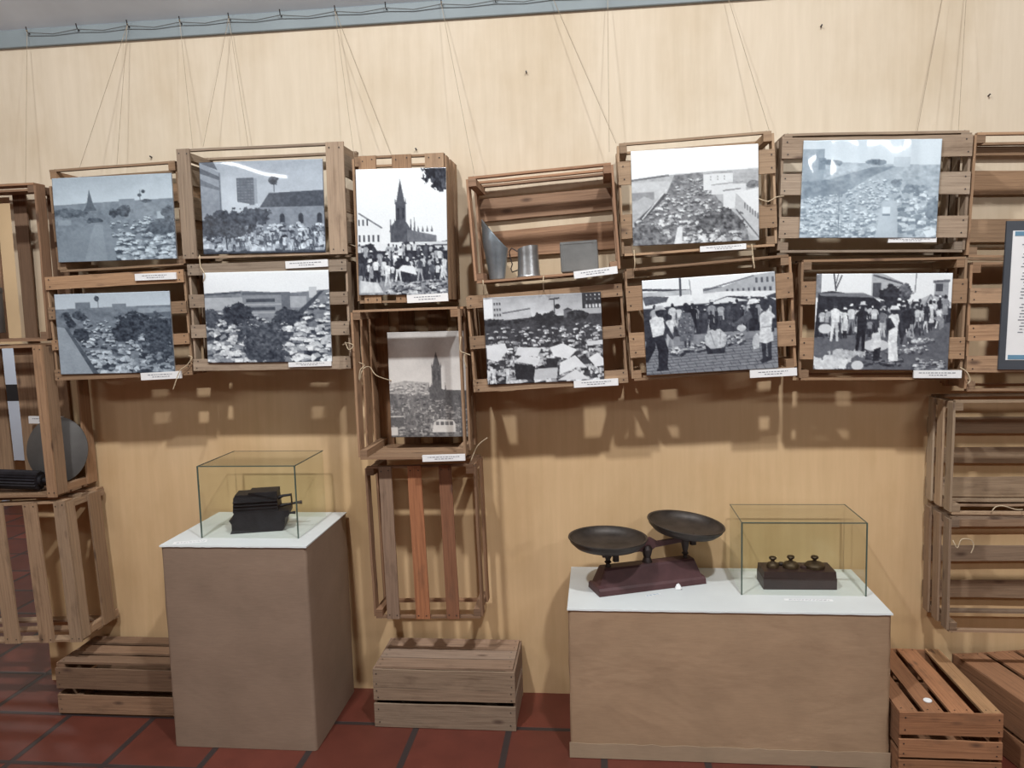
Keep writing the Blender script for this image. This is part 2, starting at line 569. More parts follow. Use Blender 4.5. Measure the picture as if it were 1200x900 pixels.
def crate_local(root, W, H, D, front, back, left, right, top, bottom, tone, seed, post=0.026, odd=None):
    """local axes: x across, y away from the viewer (0 front .. D back), z up; each panel a part.
    a panel is ('h'|'v', [(a, b), ...]) in fractions; h runs across, v runs up (or along the depth on top/bottom)"""
    rng = random.Random(seed)

    def tn(k=0, main=False):
        f = rng.uniform(0.72, 1.14)
        w = rng.uniform(-0.05, 0.05)
        base = odd[k] if odd and main and k in odd else tone
        return (base[0] * f * (1 + w), base[1] * f, base[2] * f * (1 - w))
    X, Y, Z = (1, 0, 0), (0, 1, 0), (0, 0, 1)

    def nails(mb, a, b, n, wv, w):
        a, b, n, wv = Vector(a), Vector(b), Vector(n), Vector(wv)
        d = (b - a).normalized()
        for p, s in ((a, 1), (b, -1)):
            for k in (-0.28, 0.28):
                mb.disc(p + d * (s * rng.uniform(0.012, 0.02)) + wv * (w * k) + n * (T / 2 + 0.0016), n, d, 0.0026)

    def face_panel(name, spec, y, ny):
        if not spec:
            return
        if len(spec[1]) > 1 and len(spec) > 2:
            for ab in spec[1]:
                face_panel('front_board', (spec[0], [ab]), y, ny)
            return
        mb = MB()
        for k, (a, b) in enumerate(spec[1]):
            if spec[0] == 'h':
                zc, w = H * (1 - (a + b) / 2), H * (b - a)
                p, q = (-W / 2, y, zc), (W / 2, y, zc)
                mb.slat(p, q, Z, Y, w, T, tn(k, True), rng)
                nails(mb, p, q, (0, ny, 0), Z, w)
            else:
                xc, w = W * ((a + b) / 2 - 0.5), W * (b - a)
                p, q = (xc, y, 0), (xc, y, H)
                mb.slat(p, q, X, Y, w, T, tn(k, True), rng)
                nails(mb, p, q, (0, ny, 0), X, w)
        mb.build(name, [WOOD, NAIL], root)
    face_panel('front_panel', front, T / 2, -1)
    face_panel('back_panel', back, D - T / 2, 1)
    for name, spec, sx in (('side_panel', left, -1), ('side_panel', right, 1)):
        if not spec:
            continue
        mb = MB()
        for k, (a, b) in enumerate(spec[1]):
            x = sx * (W / 2 - T / 2)
            if spec[0] == 'v':
                yc, w = T + (D - 2 * T) * (a + b) / 2, (D - 2 * T) * (b - a)
                mb.slat((x, yc, T), (x, yc, H - T), Y, X, w, T, tn(k), rng)
            else:
                zc, w = H * (1 - (a + b) / 2), H * (b - a)
                mb.slat((x, T, zc), (x, D - T, zc), Z, X, w, T, tn(k), rng)
        mb.build(name, [WOOD, NAIL], root)
    for name, spec, z, nz in (('top_panel', top, H - T / 2, 1), ('bottom_panel', bottom, T / 2, -1)):
        if not spec:
            continue
        mb = MB()
        for k, (a, b) in enumerate(spec[1]):
            if spec[0] == 'h':
                yc, w = T + (D - 2 * T) * (a + b) / 2, (D - 2 * T) * (b - a)
                p, q = (-W / 2 + T, yc, z), (W / 2 - T, yc, z)
                mb.slat(p, q, Y, Z, w, T, tn(k), rng)
                nails(mb, p, q, (0, 0, nz), Y, w)
            else:
                xc, w = W * ((a + b) / 2 - 0.5), W * (b - a)
                p, q = (xc, T, z), (xc, D - T, z)
                mb.slat(p, q, X, Z, w, T, tn(k, nz > 0), rng)
                nails(mb, p, q, (0, 0, nz), X, w)
        mb.build(name, [WOOD, NAIL], root)
    for sx in (-1, 1):
        for z in (T + post / 2, H - T - post / 2):
            mb = MB()
            x = sx * (W / 2 - T - post / 2)
            mb.slat((x, T, z), (x, D - T, z), X, Z, post, post, tn(9), rng, 3, 0.001)
            mb.build('corner_post', [WOOD, NAIL], root)


CR = 'wooden fruit crates hung on the wall'


def crate(label, quad, yf, D, front=None, back=None, left=None, right=None, top=None, bottom=None,
          tone=TAN, seed=0, group=CR, tilt=0.0, odd=None, post=0.026):
    base, W, H, roll = frame_of(quad, yf)
    root = thing('wooden_crate', label, 'crate', base, (tilt, roll, 0), group)
    crate_local(root, W, H, D, front, back, left, right, top, bottom, tone, seed, post, odd)
    return root


RODS = ('h', [(0.0, 0.10), (0.86, 1.0)])
RODS3 = ('h', [(0.0, 0.2), (0.42, 0.6), (0.82, 1.0)])
SIDE2 = ('v', [(0.0, 0.24), (0.74, 1.0)])
SIDE3 = ('v', [(0.0, 0.22), (0.38, 0.62), (0.78, 1.0)])
YF = -0.228

Q1 = [(57, 197), (209, 189), (213, 309), (63, 321)]
crate('open tan crate behind the misty print of a road and far spire', Q1, YF, 0.21, None,
      ('h', [(0.12, 0.3), (0.5, 0.7)]), ('h', [(0.16, 0.42), (0.48, 0.7), (0.75, 0.98)]),
      ('h', [(0.1, 0.4), (0.46, 0.72), (0.78, 0.98)]), RODS, RODS, TAN, 1)
Q2 = [(56, 323), (220, 317), (220, 438), (61, 448)]
crate('slatted crate under the road-and-spire print crate, its print showing a stone walkway', Q2, YF, 0.21,
      ('h', fy(Q2, (323, 338), (360, 374), (398, 411), (435, 448))), None, SIDE2, SIDE2, RODS3, RODS3, TAN, 2)
Q3 = [(213, 174), (402, 166), (407, 297), (207, 304)]
crate('crate with two broad upright end boards around the tower-block print', Q3, YF - 0.012, 0.22,
      ('v', [(0.0, 0.085), (0.895, 1.0)], 'split'), ('h', [(0.55, 0.7)]), ('h', [(0.1, 0.3), (0.4, 0.62), (0.7, 0.9)]),
      ('h', [(0.1, 0.3), (0.4, 0.62), (0.7, 0.9)]), RODS, RODS, GREY, 3)
Q4 = [(223, 308), (407, 305), (410, 431), (223, 436)]
crate('greyish slatted crate below the two-end-board crate, holding the print of bushy trees', Q4, YF, 0.21,
      ('h', fy(Q4, (308, 322), (345, 360), (380, 396), (421, 436))), None, SIDE3, SIDE3, RODS3, RODS3, GREY, 4)
Q5 = [(411, 182), (523, 180), (527, 352), (419, 357)]
crate('upright crate with three vertical slats behind the white-sky church print', Q5, YF, 0.22,
      ('v', fx(Q5, (420, 440), (459, 482), (498, 520))), None, SIDE3, SIDE3, RODS, RODS, TAN, 5)
Q6 = [(411, 362), (536, 361), (548, 536), (418, 541)]
crate('deep open upright crate with the darker church print hung inside it', Q6, -0.30, 0.29, None,
      ('v', [(0.0, 0.16), (0.26, 0.42), (0.55, 0.75), (0.84, 1.0)]), SIDE3, ('v', [(0.0, 0.1), (0.4, 0.6), (0.8, 1.0)]),
      RODS3, ('h', [(0.0, 0.3), (0.36, 0.66), (0.72, 1.0)]), (0.33, 0.195, 0.11), 6)
Q7 = [(549, 206), (721, 190), (725, 317), (552, 333)]
crate('open crate used as a shelf for three tin vessels', Q7, -0.265, 0.255, None,
      ('h', [(0.13, 0.36), (0.46, 0.75)]), SIDE2, SIDE2, ('h', [(0.0, 0.12), (0.5, 0.6), (0.86, 1.0)]),
      ('h', [(0.0, 0.3), (0.36, 0.64), (0.7, 1.0)]), (0.36, 0.205, 0.12), 7)
Q8 = [(428, 546), (553, 546), (569, 724), (436, 727)]
crate('crate with upright rusty-red slats hanging lowest under the dark church crate', Q8, -0.235, 0.2,
      ('v', fx(Q8, (444, 459), (477, 493), (512, 527))), None, SIDE2, SIDE2, RODS, RODS,
      BROWN, 8, odd={0: DULL, 1: (0.36, 0.145, 0.065), 2: (0.29, 0.13, 0.068)})
Q9 = [(546, 346), (729, 333), (736, 447), (555, 461)]
crate('tilted slatted crate directly below the tin-vessel shelf', Q9, YF, 0.21,
      ('h', fy(Q9, (346, 361), (394, 409), (446, 461))), None, SIDE2, SIDE2, RODS3, RODS, TAN, 9, tilt=-0.01)
Q10 = [(724, 167), (906, 153), (913, 287), (728, 301)]
crate('crate carrying the pale print of a broad crowded avenue', Q10, YF, 0.21,
      ('h', fy(Q10, (189, 216), (252, 280))), None, SIDE2, SIDE2, RODS, RODS, (0.37, 0.25, 0.155), 10)
Q11 = [(733, 313), (928, 300), (934, 430), (739, 449)]
crate('crate carrying the print of people walking on cobbles', Q11, YF, 0.21,
      ('h', fy(Q11, (334, 364), (391, 421))), None, SIDE2, SIDE2, RODS3, RODS, TAN, 11)
Q12 = [(914, 155), (1139, 153), (1134, 294), (915, 297)]
crate('wide three-board crate carrying the pale blue shiny print', Q12, YF, 0.21,
      ('h', fy(Q12, (160, 186), (203, 229), (254, 280))), None, SIDE3, SIDE3, RODS3, RODS, GREY, 12)
Q13 = [(937, 303), (1135, 302), (1129, 444), (939, 447)]
crate('crate carrying the print of a crowd beside a market tent', Q13, YF, 0.21,
      ('h', fy(Q13, (328, 357), (396, 422))), None, SIDE3, SIDE3, RODS3, RODS, TAN, 13)
Q14 = [(1141, 154), (1338, 153), (1333, 302), (1136, 302)]
crate('open horizontal-slatted crate above and behind the dark-framed text panel', Q14, YF, 0.21, None,
      ('h', [(0.02, 0.10), (0.23, 0.43), (0.64, 0.84)]), SIDE2, SIDE2, RODS, RODS, (0.37, 0.235, 0.14), 14)
Q15 = [(1138, 306), (1334, 306), (1328, 458), (1132, 460)]
crate('slatted crate behind the lower half of the dark-framed text panel', Q15, YF, 0.21,
      ('h', [(0.2, 0.31), (0.48, 0.60), (0.72, 0.85)]), None, SIDE2, SIDE2, RODS3, RODS, (0.37, 0.225, 0.13), 15)
Q16 = [(1117, 469), (1330, 469), (1326, 604), (1115, 604)]
crate('open crate hanging on the lower wall right under the text panel', Q16, -0.235, 0.215, None,
      ('h', [(0.22, 0.37), (0.5, 0.65), (0.78, 0.97)]), SIDE3, SIDE3, RODS, RODS, (0.40, 0.285, 0.185), 16)
Q17 = [(1114, 607), (1325, 607), (1320, 745), (1110, 742)]
crate('lowest open crate hanging on the wall above the two right floor crates', Q17, -0.24, 0.22, None,
      ('h', [(0.08, 0.22), (0.4, 0.54), (0.72, 0.88)]), SIDE3, SIDE3, RODS, RODS, (0.34, 0.225, 0.145), 17)
QK0 = [(-110, 220), (49, 214), (47, 399), (-104, 404)]
crate('upright open crate at the doorway, left of the misty road print', QK0, -0.24, 0.22, None,
      ('v', [(0.02, 0.16), (0.22, 0.385), (0.53, 0.63), (0.8, 0.95)]), SIDE2, SIDE2, ('h', [(0.0, 0.3), (0.6, 1.0)]), RODS3, BROWN, 18)
QK1 = [(-125, 409), (52, 406), (63, 581), (-114, 588)]
crate('crate at the doorway holding the grey metal disc and black roller', QK1, -0.27, 0.26,
      ('v', [(0.94, 1.0)]), ('v', [(0.05, 0.2), (0.28, 0.41), (0.50, 0.63), (0.74, 0.85)]), SIDE2, SIDE2, RODS, ('h', [(0.0, 0.34), (0.38, 0.62), (0.68, 1.0)]), (0.33, 0.20, 0.115), 19)
QK2 = [(-118, 596), (84, 588), (88, 752), (-106, 758)]
crate('lowest crate of the doorway stack, with upright slats, just above the floor', QK2, -0.27, 0.26,
      ('v', fx(QK2, (-60, -40), (-8, 11), (34, 51), (70, 84))), None, SIDE2, ('v', [(0.0, 0.2), (0.55, 0.85)]), RODS3, RODS3, (0.35, 0.225, 0.135), 20)

FL = 'wooden crates standing on the floor'


def floor_crate(label, x0, x1, y0, y1, H, tone, seed, front, back, left, right, top, rot=0.0, odd=None):
    W, D = x1 - x0, y1 - y0
    root = thing('wooden_crate', label, 'crate', ((x0 + x1) / 2, y0, 0), (0, 0, rot), FL)
    crate_local(root, W, H, D, front, back, left, right, top, ('h', [(0, .3), (.35, .65), (.7, 1)]), tone, seed, 0.026, odd)
    return root


FRONT2 = ('h', [(0.02, 0.54), (0.60, 0.99)])
floor_crate('dark low crate half hidden behind the tall paper-wrapped plinth', -2.115, -1.6, -0.275, -0.02, 0.212, BROWN, 31,
            ('h', [(0.1, 0.5), (0.62, 0.96)]), FRONT2, FRONT2, FRONT2, ('h', [(0.0, 0.26), (0.36, 0.64), (0.74, 1.0)]))
floor_crate('grey weathered crate on the floor between the two paper-wrapped plinths', -0.845, -0.318, -0.292, -0.02, 0.232, DULL, 32,
            ('h', [(0.04, 0.34), (0.345, 0.54), (0.61, 0.99)]), FRONT2, FRONT2, ('h', [(0.04, 0.4), (0.5, 0.95)]),
            ('h', [(0.0, 0.29), (0.31, 0.6), (0.62, 1.0)]), odd={0: (0.36, 0.245, 0.16), 1: (0.37, 0.25, 0.165), 2: (0.33, 0.225, 0.15)})
floor_crate('reddish crate on the floor touching the wide plinth', 0.934, 1.245, -0.505, -0.02, 0.226, RED, 33,
            ('h', [(0.0, 0.32), (0.40, 0.66), (0.70, 1.0)]), FRONT2, FRONT2, FRONT2,
            ('v', [(0.0, 0.19), (0.25, 0.45), (0.51, 0.73), (0.83, 1.0)]), odd={3: (0.42, 0.23, 0.11)})
floor_crate('reddish crate on the floor beyond the one touching the wide plinth, turned aslant', 1.362, 1.722, -0.52, -0.03, 0.232, RED, 34,
            FRONT2, FRONT2, FRONT2, FRONT2, ('v', [(0.0, 0.30), (0.36, 0.62), (0.68, 1.0)]), rot=0.19)

# ------------------------------------------------------------------ photographs
class Pic:
    SS = 2

    def __init__(s, w, h, seed):
        s.w, s.h = w * s.SS, h * s.SS
        s.a = np.full((s.h, s.w), 0.5)
        s.X, s.Y = np.meshgrid((np.arange(s.w) + 0.5) / s.w, (np.arange(s.h) + 0.5) / s.h)
        s.asp = w / h
        s.r = np.random.default_rng(seed)
        s.tex = s.noise(46, 40, 3) - 0.5

    def noise(s, nx, ny, oct=3):
        out = np.zeros((s.h, s.w)); amp = 1.0; tot = 0
        for o in range(oct):
            gx, gy = nx * 2 ** o, ny * 2 ** o
            g = s.r.random((int(gy) + 2, int(gx) + 2))
            fx_, fy_ = s.X * gx, s.Y * gy
            ix, iy = fx_.astype(int), fy_.astype(int)
            tx, ty = fx_ - ix, fy_ - iy
            tx = tx * tx * (3 - 2 * tx); ty = ty * ty * (3 - 2 * ty)
            out += amp * ((g[iy, ix] * (1 - tx) + g[iy, ix + 1] * tx) * (1 - ty) + (g[iy + 1, ix] * (1 - tx) + g[iy + 1, ix + 1] * tx) * ty)
            tot += amp; amp *= 0.6
        return out / tot

    def mask(s, pts):
        inside = np.zeros((s.h, s.w), bool)
        n = len(pts)
        for i in range(n):
            (x1, y1), (x2, y2) = pts[i], pts[(i + 1) % n]
            if y1 == y2:
                continue
            c = ((y1 > s.Y) != (y2 > s.Y)) & (s.X < (x2 - x1) * (s.Y - y1) / (y2 - y1) + x1)
            inside ^= c
        return inside

    def poly(s, pts, v, tex=0.0, nx=30):
        m = s.mask(pts)
        val = v + (tex * (s.noise(nx, nx, 2) - 0.5) * 2 if tex else 0)
        s.a = np.where(m, val, s.a)

    def rect(s, x0, y0, x1, y1, v, tex=0.0):
        s.poly([(x0, y0), (x1, y0), (x1, y1), (x0, y1)], v, tex)

    def grad(s, y0, y1, v0, v1, cloud=0.0):
        t = np.clip((s.Y - y0) / (y1 - y0), 0, 1)
        val = v0 + (v1 - v0) * t + (cloud * (s.noise(4, 5, 4) - 0.5) * 2 if cloud else 0)
        s.a = np.where((s.Y >= y0) & (s.Y <= y1), val, s.a)

    def tree(s, cx, cy, rx, ry, v, tex=0.13):
        n = s.noise(22, 20, 4)
        d = ((s.X - cx) / rx) ** 2 + ((s.Y - cy) / ry) ** 2 + (n - 0.5) * 2.2
        s.a = np.where(d < 0.9, v + tex * 1.4 * (s.noise(45, 40, 2) - 0.5) * 2, s.a)

    def ell(s, cx, cy, rx, ry, v):
        s.a = np.where(((s.X - cx) / rx) ** 2 + ((s.Y - cy) / ry) ** 2 < 1, v, s.a)

    def local(s, pts, v):
        xs = [p[0] for p in pts]; ys = [p[1] for p in pts]
        i0, i1 = max(0, int(min(xs) * s.w) - 1), min(s.w, int(max(xs) * s.w) + 2)
        j0, j1 = max(0, int(min(ys) * s.h) - 1), min(s.h, int(max(ys) * s.h) + 2)
        if i1 <= i0 or j1 <= j0:
            return
        X, Y = s.X[j0:j1, i0:i1], s.Y[j0:j1, i0:i1]
        inside = np.zeros(X.shape, bool); n = len(pts)
        for i in range(n):
            (x1, y1), (x2, y2) = pts[i], pts[(i + 1) % n]
            if y1 == y2:
                continue
            inside ^= ((y1 > Y) != (y2 > Y)) & (X < (x2 - x1) * (Y - y1) / (y2 - y1) + x1)
        s.a[j0:j1, i0:i1] = np.where(inside, v + 0.34 * s.tex[j0:j1, i0:i1] * (0.4 + min(v, 0.7)), s.a[j0:j1, i0:i1])

    def region_noise(s, pts, v, tex, nx=40):
        s.poly(pts, v, tex, nx)

    def stalls(s, pts, n, s0, s1, lo=0.12, hi=0.9, tilt=0.3):
        """many little awnings, growing towards the bottom of the region"""
        m = s.mask(pts)
        ys = [p[1] for p in pts]; xs = [p[0] for p in pts]
        got = []
        while len(got) < n:
            x, y = s.r.uniform(min(xs), max(xs)), s.r.uniform(min(ys), max(ys))
            if m[min(s.h - 1, max(0, int(y * s.h))), min(s.w - 1, max(0, int(x * s.w)))]:
                got.append((y, x))
            else:
                if s.r.random() < 0.002:
                    n -= 1
        for y, x in sorted(got):
            t = (y - min(ys)) / max(1e-6, max(ys) - min(ys))
            w = (s0 + (s1 - s0) * t) * s.r.uniform(0.6, 1.35)
            h = w * s.asp * s.r.uniform(0.4, 0.75)
            th = s.r.uniform(-0.75, 0.45)
            c, q = math.cos(th), math.sin(th)
            P = lambda u, v_: (x + (u * c - v_ * q * 0.8) * w, y + (u * q + v_ * c) * h)
            s.local([P(-1.05, -0.2), P(1.05, -0.2), P(1.05, 1.7), P(-1.05, 1.7)], lo + s.r.uniform(0, 0.12))
            v = hi - s.r.random() ** 2 * 0.5
            s.local([P(-1, 0.35), P(-0.9, -0.75), P(0.05, -1.0), P(0.05, 0.2)], v)
            s.local([P(0.05, 0.2), P(0.05, -1.0), P(0.95, -0.7), P(1, 0.4)], v * s.r.uniform(0.7, 1.0))

    def crowd(s, pts, n, h0, h1, lo=0.1, hi=0.85):
        m = s.mask(pts)
        ys = [p[1] for p in pts]; xs = [p[0] for p in pts]
        got = []
        for _ in range(n * 6):
            x, y = s.r.uniform(min(xs), max(xs)), s.r.uniform(min(ys), max(ys))
            if m[min(s.h - 1, int(y * s.h)), min(s.w - 1, int(x * s.w))]:
                got.append((y, x))
            if len(got) >= n:
                break
        for y, x in sorted(got):
            t = (y - min(ys)) / max(1e-6, max(ys) - min(ys))
            h = (h0 + (h1 - h0) * t) * s.r.uniform(0.8, 1.2)
            top = hi - s.r.random() * 0.35 if s.r.random() < 0.5 else lo + s.r.random() * 0.25
            leg = hi - 0.3 * s.r.random() if s.r.random() < 0.25 else lo + s.r.random() * 0.2
            s.figure(x, y, h, top, leg, lo + 0.03, hi if s.r.random() < 0.3 else None, s.r.uniform(-0.05, 0.05), s.r.random() < 0.35)

    def blob(s, x, y, rx, ry, v, n=10):
        s.local([(x + rx * math.cos(2 * math.pi * i / n), y + ry * math.sin(2 * math.pi * i / n)) for i in range(n)], v)

    def figure(s, x, y, h, shirt, legs, head=0.1, hat=None, lean=0.0, skirt=False, stride=0.6):
        """a standing person: feet at (x, y), h tall"""
        w = h / s.asp * 0.125
        P = lambda u, t: (x + u * w + lean * (1 - t) * h / s.asp, y - h * (1 - t))
        if skirt:
            s.local([P(-0.55, 0.70), P(-0.05, 0.70), P(-0.1, 1), P(-0.5, 1)], legs)
            s.local([P(0.05, 0.70), P(0.55, 0.70), P(0.55, 1), P(0.1, 1)], legs)
            s.local([P(-0.7, 0.42), P(0.7, 0.42), P(1.05, 0.74), P(0.2, 0.76), P(-1.0, 0.74)], shirt * 0.92)
        else:
            s.local([P(-0.75, 0.48), P(0.1, 0.48), P(0.0, 0.62), P(-0.1 - stride, 1.0), P(-0.6 - stride, 1.0), P(-0.75, 0.7)], legs)
            s.local([P(-0.1, 0.48), P(0.75, 0.48), P(0.75, 0.7), P(0.55 + stride, 1.0), P(0.05 + stride, 1.0), P(0.1, 0.65)], legs * 0.9)
        s.local([P(-0.95, 0.2), P(-0.3, 0.155), P(0.3, 0.155), P(0.95, 0.2), P(0.8, 0.36), P(0.78, 0.5), P(-0.78, 0.5), P(-0.8, 0.36)], shirt)
        s.local([P(0.8, 0.19), P(1.1, 0.24), P(1.25, 0.36), P(1.0, 0.36)], shirt * 0.85)
        s.local([P(1.0, 0.34), P(1.25, 0.34), P(1.2, 0.52), P(1.0, 0.5)], head + 0.08)
        s.local([P(-0.8, 0.19), P(-1.1, 0.24), P(-1.2, 0.38), P(-0.95, 0.36)], shirt * 0.8)
        s.local([P(-1.2, 0.36), P(-0.95, 0.35), P(-0.85, 0.5), P(-1.05, 0.5)], head + 0.08)
        c = P(0.05, 0.085)
        s.blob(c[0], c[1], 0.42 * w, 0.075 * h, head)
        if hat is not None:
            s.local([P(-0.75, 0.05), P(-0.4, 0.035), P(-0.35, -0.02), P(0.4, -0.025), P(0.45, 0.03), P(0.8, 0.045)], hat)

    def windows(s, x0, y0, x1, y1, nx, ny, v, fw=0.5, fh=0.5):
        for i in range(nx):
            for j in range(ny):
                cx, cy = x0 + (x1 - x0) * (i + 0.5) / nx, y0 + (y1 - y0) * (j + 0.5) / ny
                dx, dy = (x1 - x0) / nx * fw / 2, (y1 - y0) / ny * fh / 2
                s.local([(cx - dx, cy - dy), (cx + dx, cy - dy), (cx + dx, cy + dy), (cx - dx, cy + dy)], v)

    def line(s, x0, y0, x1, y1, w, v):
        dx, dy = (x1 - x0) * s.asp, (y1 - y0)
        L = math.hypot(dx, dy) or 1
        ox, oy = -dy / L * w / s.asp, dx / L * w
        s.local([(x0 - ox, y0 - oy), (x0 + ox, y0 + oy), (x1 + ox, y1 + oy), (x1 - ox, y1 - oy)], v)

    def out(s, lo, hi, gamma=1.0, grain=0.02):
        fine = s.noise(64, 52, 2) - 0.5
        a = s.a + 0.16 * fine * (1.05 - np.clip(s.a, 0, 1)) + s.r.normal(0, grain, s.a.shape)
        a = a.reshape(s.h // s.SS, s.SS, s.w // s.SS, s.SS).mean((1, 3))
        a = np.clip(a, 0, 1) ** gamma
        lo, hi = np.array(lo), np.array(hi)
        c = (lo + (hi - lo) * a[..., None]) / 255.0          # sRGB
        return np.where(c <= 0.04045, c / 12.92, ((c + 0.055) / 1.055) ** 2.4)


LW, LH = 174, 122
DARK, LIGHT = (22, 25, 38), (222, 230, 236)


def pic_road():
    p = Pic(LW, LH, 1)
    p.grad(0, 0.32, 0.62, 0.80, 0.08)
    p.poly([(0, 0.33), (0.25, 0.31), (0.6, 0.30), (1, 0.29), (1, 1), (0, 1)], 0.40, 0.10, 26)
    p.tree(0.12, 0.42, 0.16, 0.06, 0.24); p.rect(0.03, 0.5, 0.14, 0.56, 0.52); p.rect(0.55, 0.28, 0.68, 0.36, 0.42)
    p.poly([(0.305, 0.15), (0.335, 0.33), (0.36, 0.40), (0.25, 0.40), (0.28, 0.33)], 0.20, 0.05)
    p.tree(0.50, 0.43, 0.05, 0.055, 0.10); p.tree(0.59, 0.42, 0.06, 0.065, 0.10); p.tree(0.33, 0.52, 0.07, 0.04, 0.2)
    p.line(0.73, 0.18, 0.725, 0.34, 0.004, 0.3); p.tree(0.725, 0.24, 0.018, 0.02, 0.15); p.tree(0.755, 0.20, 0.018, 0.022, 0.15); p.tree(0.78, 0.31, 0.04, 0.02, 0.2)
    p.rect(0.86, 0.44, 0.95, 0.52, 0.62, 0.05); p.tree(0.96, 0.47, 0.07, 0.09, 0.16)
    p.poly([(0.31, 0.54), (0.44, 0.54), (0.50, 0.72), (0.52, 1), (0, 1), (0, 0.72)], 0.44, 0.04, 10)
    p.poly([(0.33, 0.56), (0.40, 0.56), (0.42, 1), (0.22, 1)], 0.50, 0.03, 8)
    p.stalls([(0.44, 0.52), (0.85, 0.48), (1.0, 0.6), (1.0, 1.0), (0.54, 1.0), (0.5, 0.72)], 210, 0.010, 0.034, 0.10, 0.85)
    p.tree(0.90, 0.62, 0.13, 0.09, 0.17)
    return p.out((34, 46, 60), (222, 238, 248), 0.88)


def pic_walkway():
    p = Pic(LW, LH, 2)
    p.grad(0, 0.20, 0.74, 0.82, 0.03)
    p.poly([(0, 0.19), (0.3, 0.18), (1, 0.17), (1, 1), (0, 1)], 0.42, 0.12, 28)
    p.rect(0.18, 0.11, 0.31, 0.19, 0.40, 0.04); p.rect(0.5, 0.14, 0.62, 0.21, 0.45); p.line(0.38, 0.05, 0.38, 0.18, 0.004, 0.3); p.tree(0.37, 0.07, 0.02, 0.03, 0.15)
    p.rect(0.72, 0.2, 1, 0.26, 0.55, 0.04); p.poly([(0.75, 0.27), (1, 0.25), (1, 0.31), (0.74, 0.32)], 0.3, 0.06)
    p.stalls([(0.25, 0.33), (0.75, 0.33), (1, 0.55), (1, 1), (0.30, 1), (0.2, 0.6)], 300, 0.010, 0.042, 0.08, 0.88)
    for x, y, rx, ry in ((0.10, 0.27, 0.05, 0.06), (0.21, 0.27, 0.06, 0.065), (0.13, 0.38, 0.05, 0.06), (0.21, 0.51, 0.07, 0.08)):
        p.tree(x, y, rx, ry, 0.15)
    p.tree(0.66, 0.40, 0.15, 0.15, 0.12); p.tree(0.60, 0.5, 0.12, 0.10, 0.12); p.tree(0.9, 0.48, 0.15, 0.2, 0.15); p.tree(0.88, 0.75, 0.16, 0.12, 0.16)
    p.stalls([(0.75, 0.75), (1, 0.7), (1, 1), (0.7, 1)], 30, 0.02, 0.04, 0.1, 0.6)
    p.poly([(0, 0.40), (0.07, 0.42), (0.17, 0.62), (0.30, 1.0), (0, 1)], 0.60, 0.05, 12)
    p.poly([(0.07, 0.42), (0.10, 0.43), (0.34, 1.0), (0.29, 1.0)], 0.25, 0.05)
    return p.out((22, 32, 46), (226, 240, 250), 0.9)


def pic_tower():
    p = Pic(LW, LH, 3)
    p.grad(0, 0.55, 0.60, 0.78, 0.12)
    p.poly([(0, 0), (0.02, 0), (0.16, 0.12), (0.17, 0.55), (0, 0.55)], 0.50, 0.05)
    p.poly([(0, 0.06), (0.16, 0.16), (0.16, 0.2), (0, 0.12)], 0.22); p.poly([(0, 0.18), (0.16, 0.28), (0.16, 0.31), (0, 0.25)], 0.3); p.line(0.165, 0.12, 0.165, 0.55, 0.008, 0.3)
    p.poly([(0, 0), (0.12, 0), (0.15, 0.09), (0.02, 0.02)], 0.2)
    p.rect(0.30, 0.18, 0.44, 0.47, 0.26, 0.05); p.windows(0.30, 0.20, 0.44, 0.47, 5, 9, 0.35, 0.8, 0.35); p.rect(0.44, 0.19, 0.465, 0.46, 0.55)
    p.poly([(0.18, 0.52), (0.24, 0.42), (0.4, 0.46), (0.36, 0.55)], 0.82)
    p.line(0.605, 0.22, 0.605, 0.34, 0.005, 0.3); p.tree(0.605, 0.22, 0.042, 0.055, 0.12)
    p.poly([(0.48, 0.50), (0.56, 0.35), (1, 0.33), (1, 0.50)], 0.17, 0.05)
    p.rect(0.44, 0.50, 1, 0.70, 0.46, 0.07)
    for x in (0.51, 0.66, 0.81, 0.96):
        p.rect(x - 0.02, 0.60, x + 0.02, 0.68, 0.08); p.ell(x, 0.605, 0.02, 0.035, 0.08)
    p.line(0.46, 0.45, 0.47, 0.68, 0.005, 0.75)
    p.stalls([(0, 0.78), (0.4, 0.70), (1, 0.66), (1, 0.97), (0, 0.97)], 150, 0.018, 0.045, 0.08, 0.92)
    p.crowd([(0.2, 0.8), (1, 0.75), (1, 0.98), (0.1, 0.98)], 60, 0.08, 0.14)
    p.tree(0.22, 0.66, 0.24, 0.15, 0.13); p.tree(0.10, 0.72, 0.14, 0.12, 0.11); p.tree(0.42, 0.58, 0.14, 0.10, 0.18)
    p.line(0.19, 0.7, 0.2, 0.95, 0.008, 0.1); p.rect(0, 0.97, 1, 1, 0.1)
    return p.out((20, 28, 42), (228, 240, 250), 0.88)


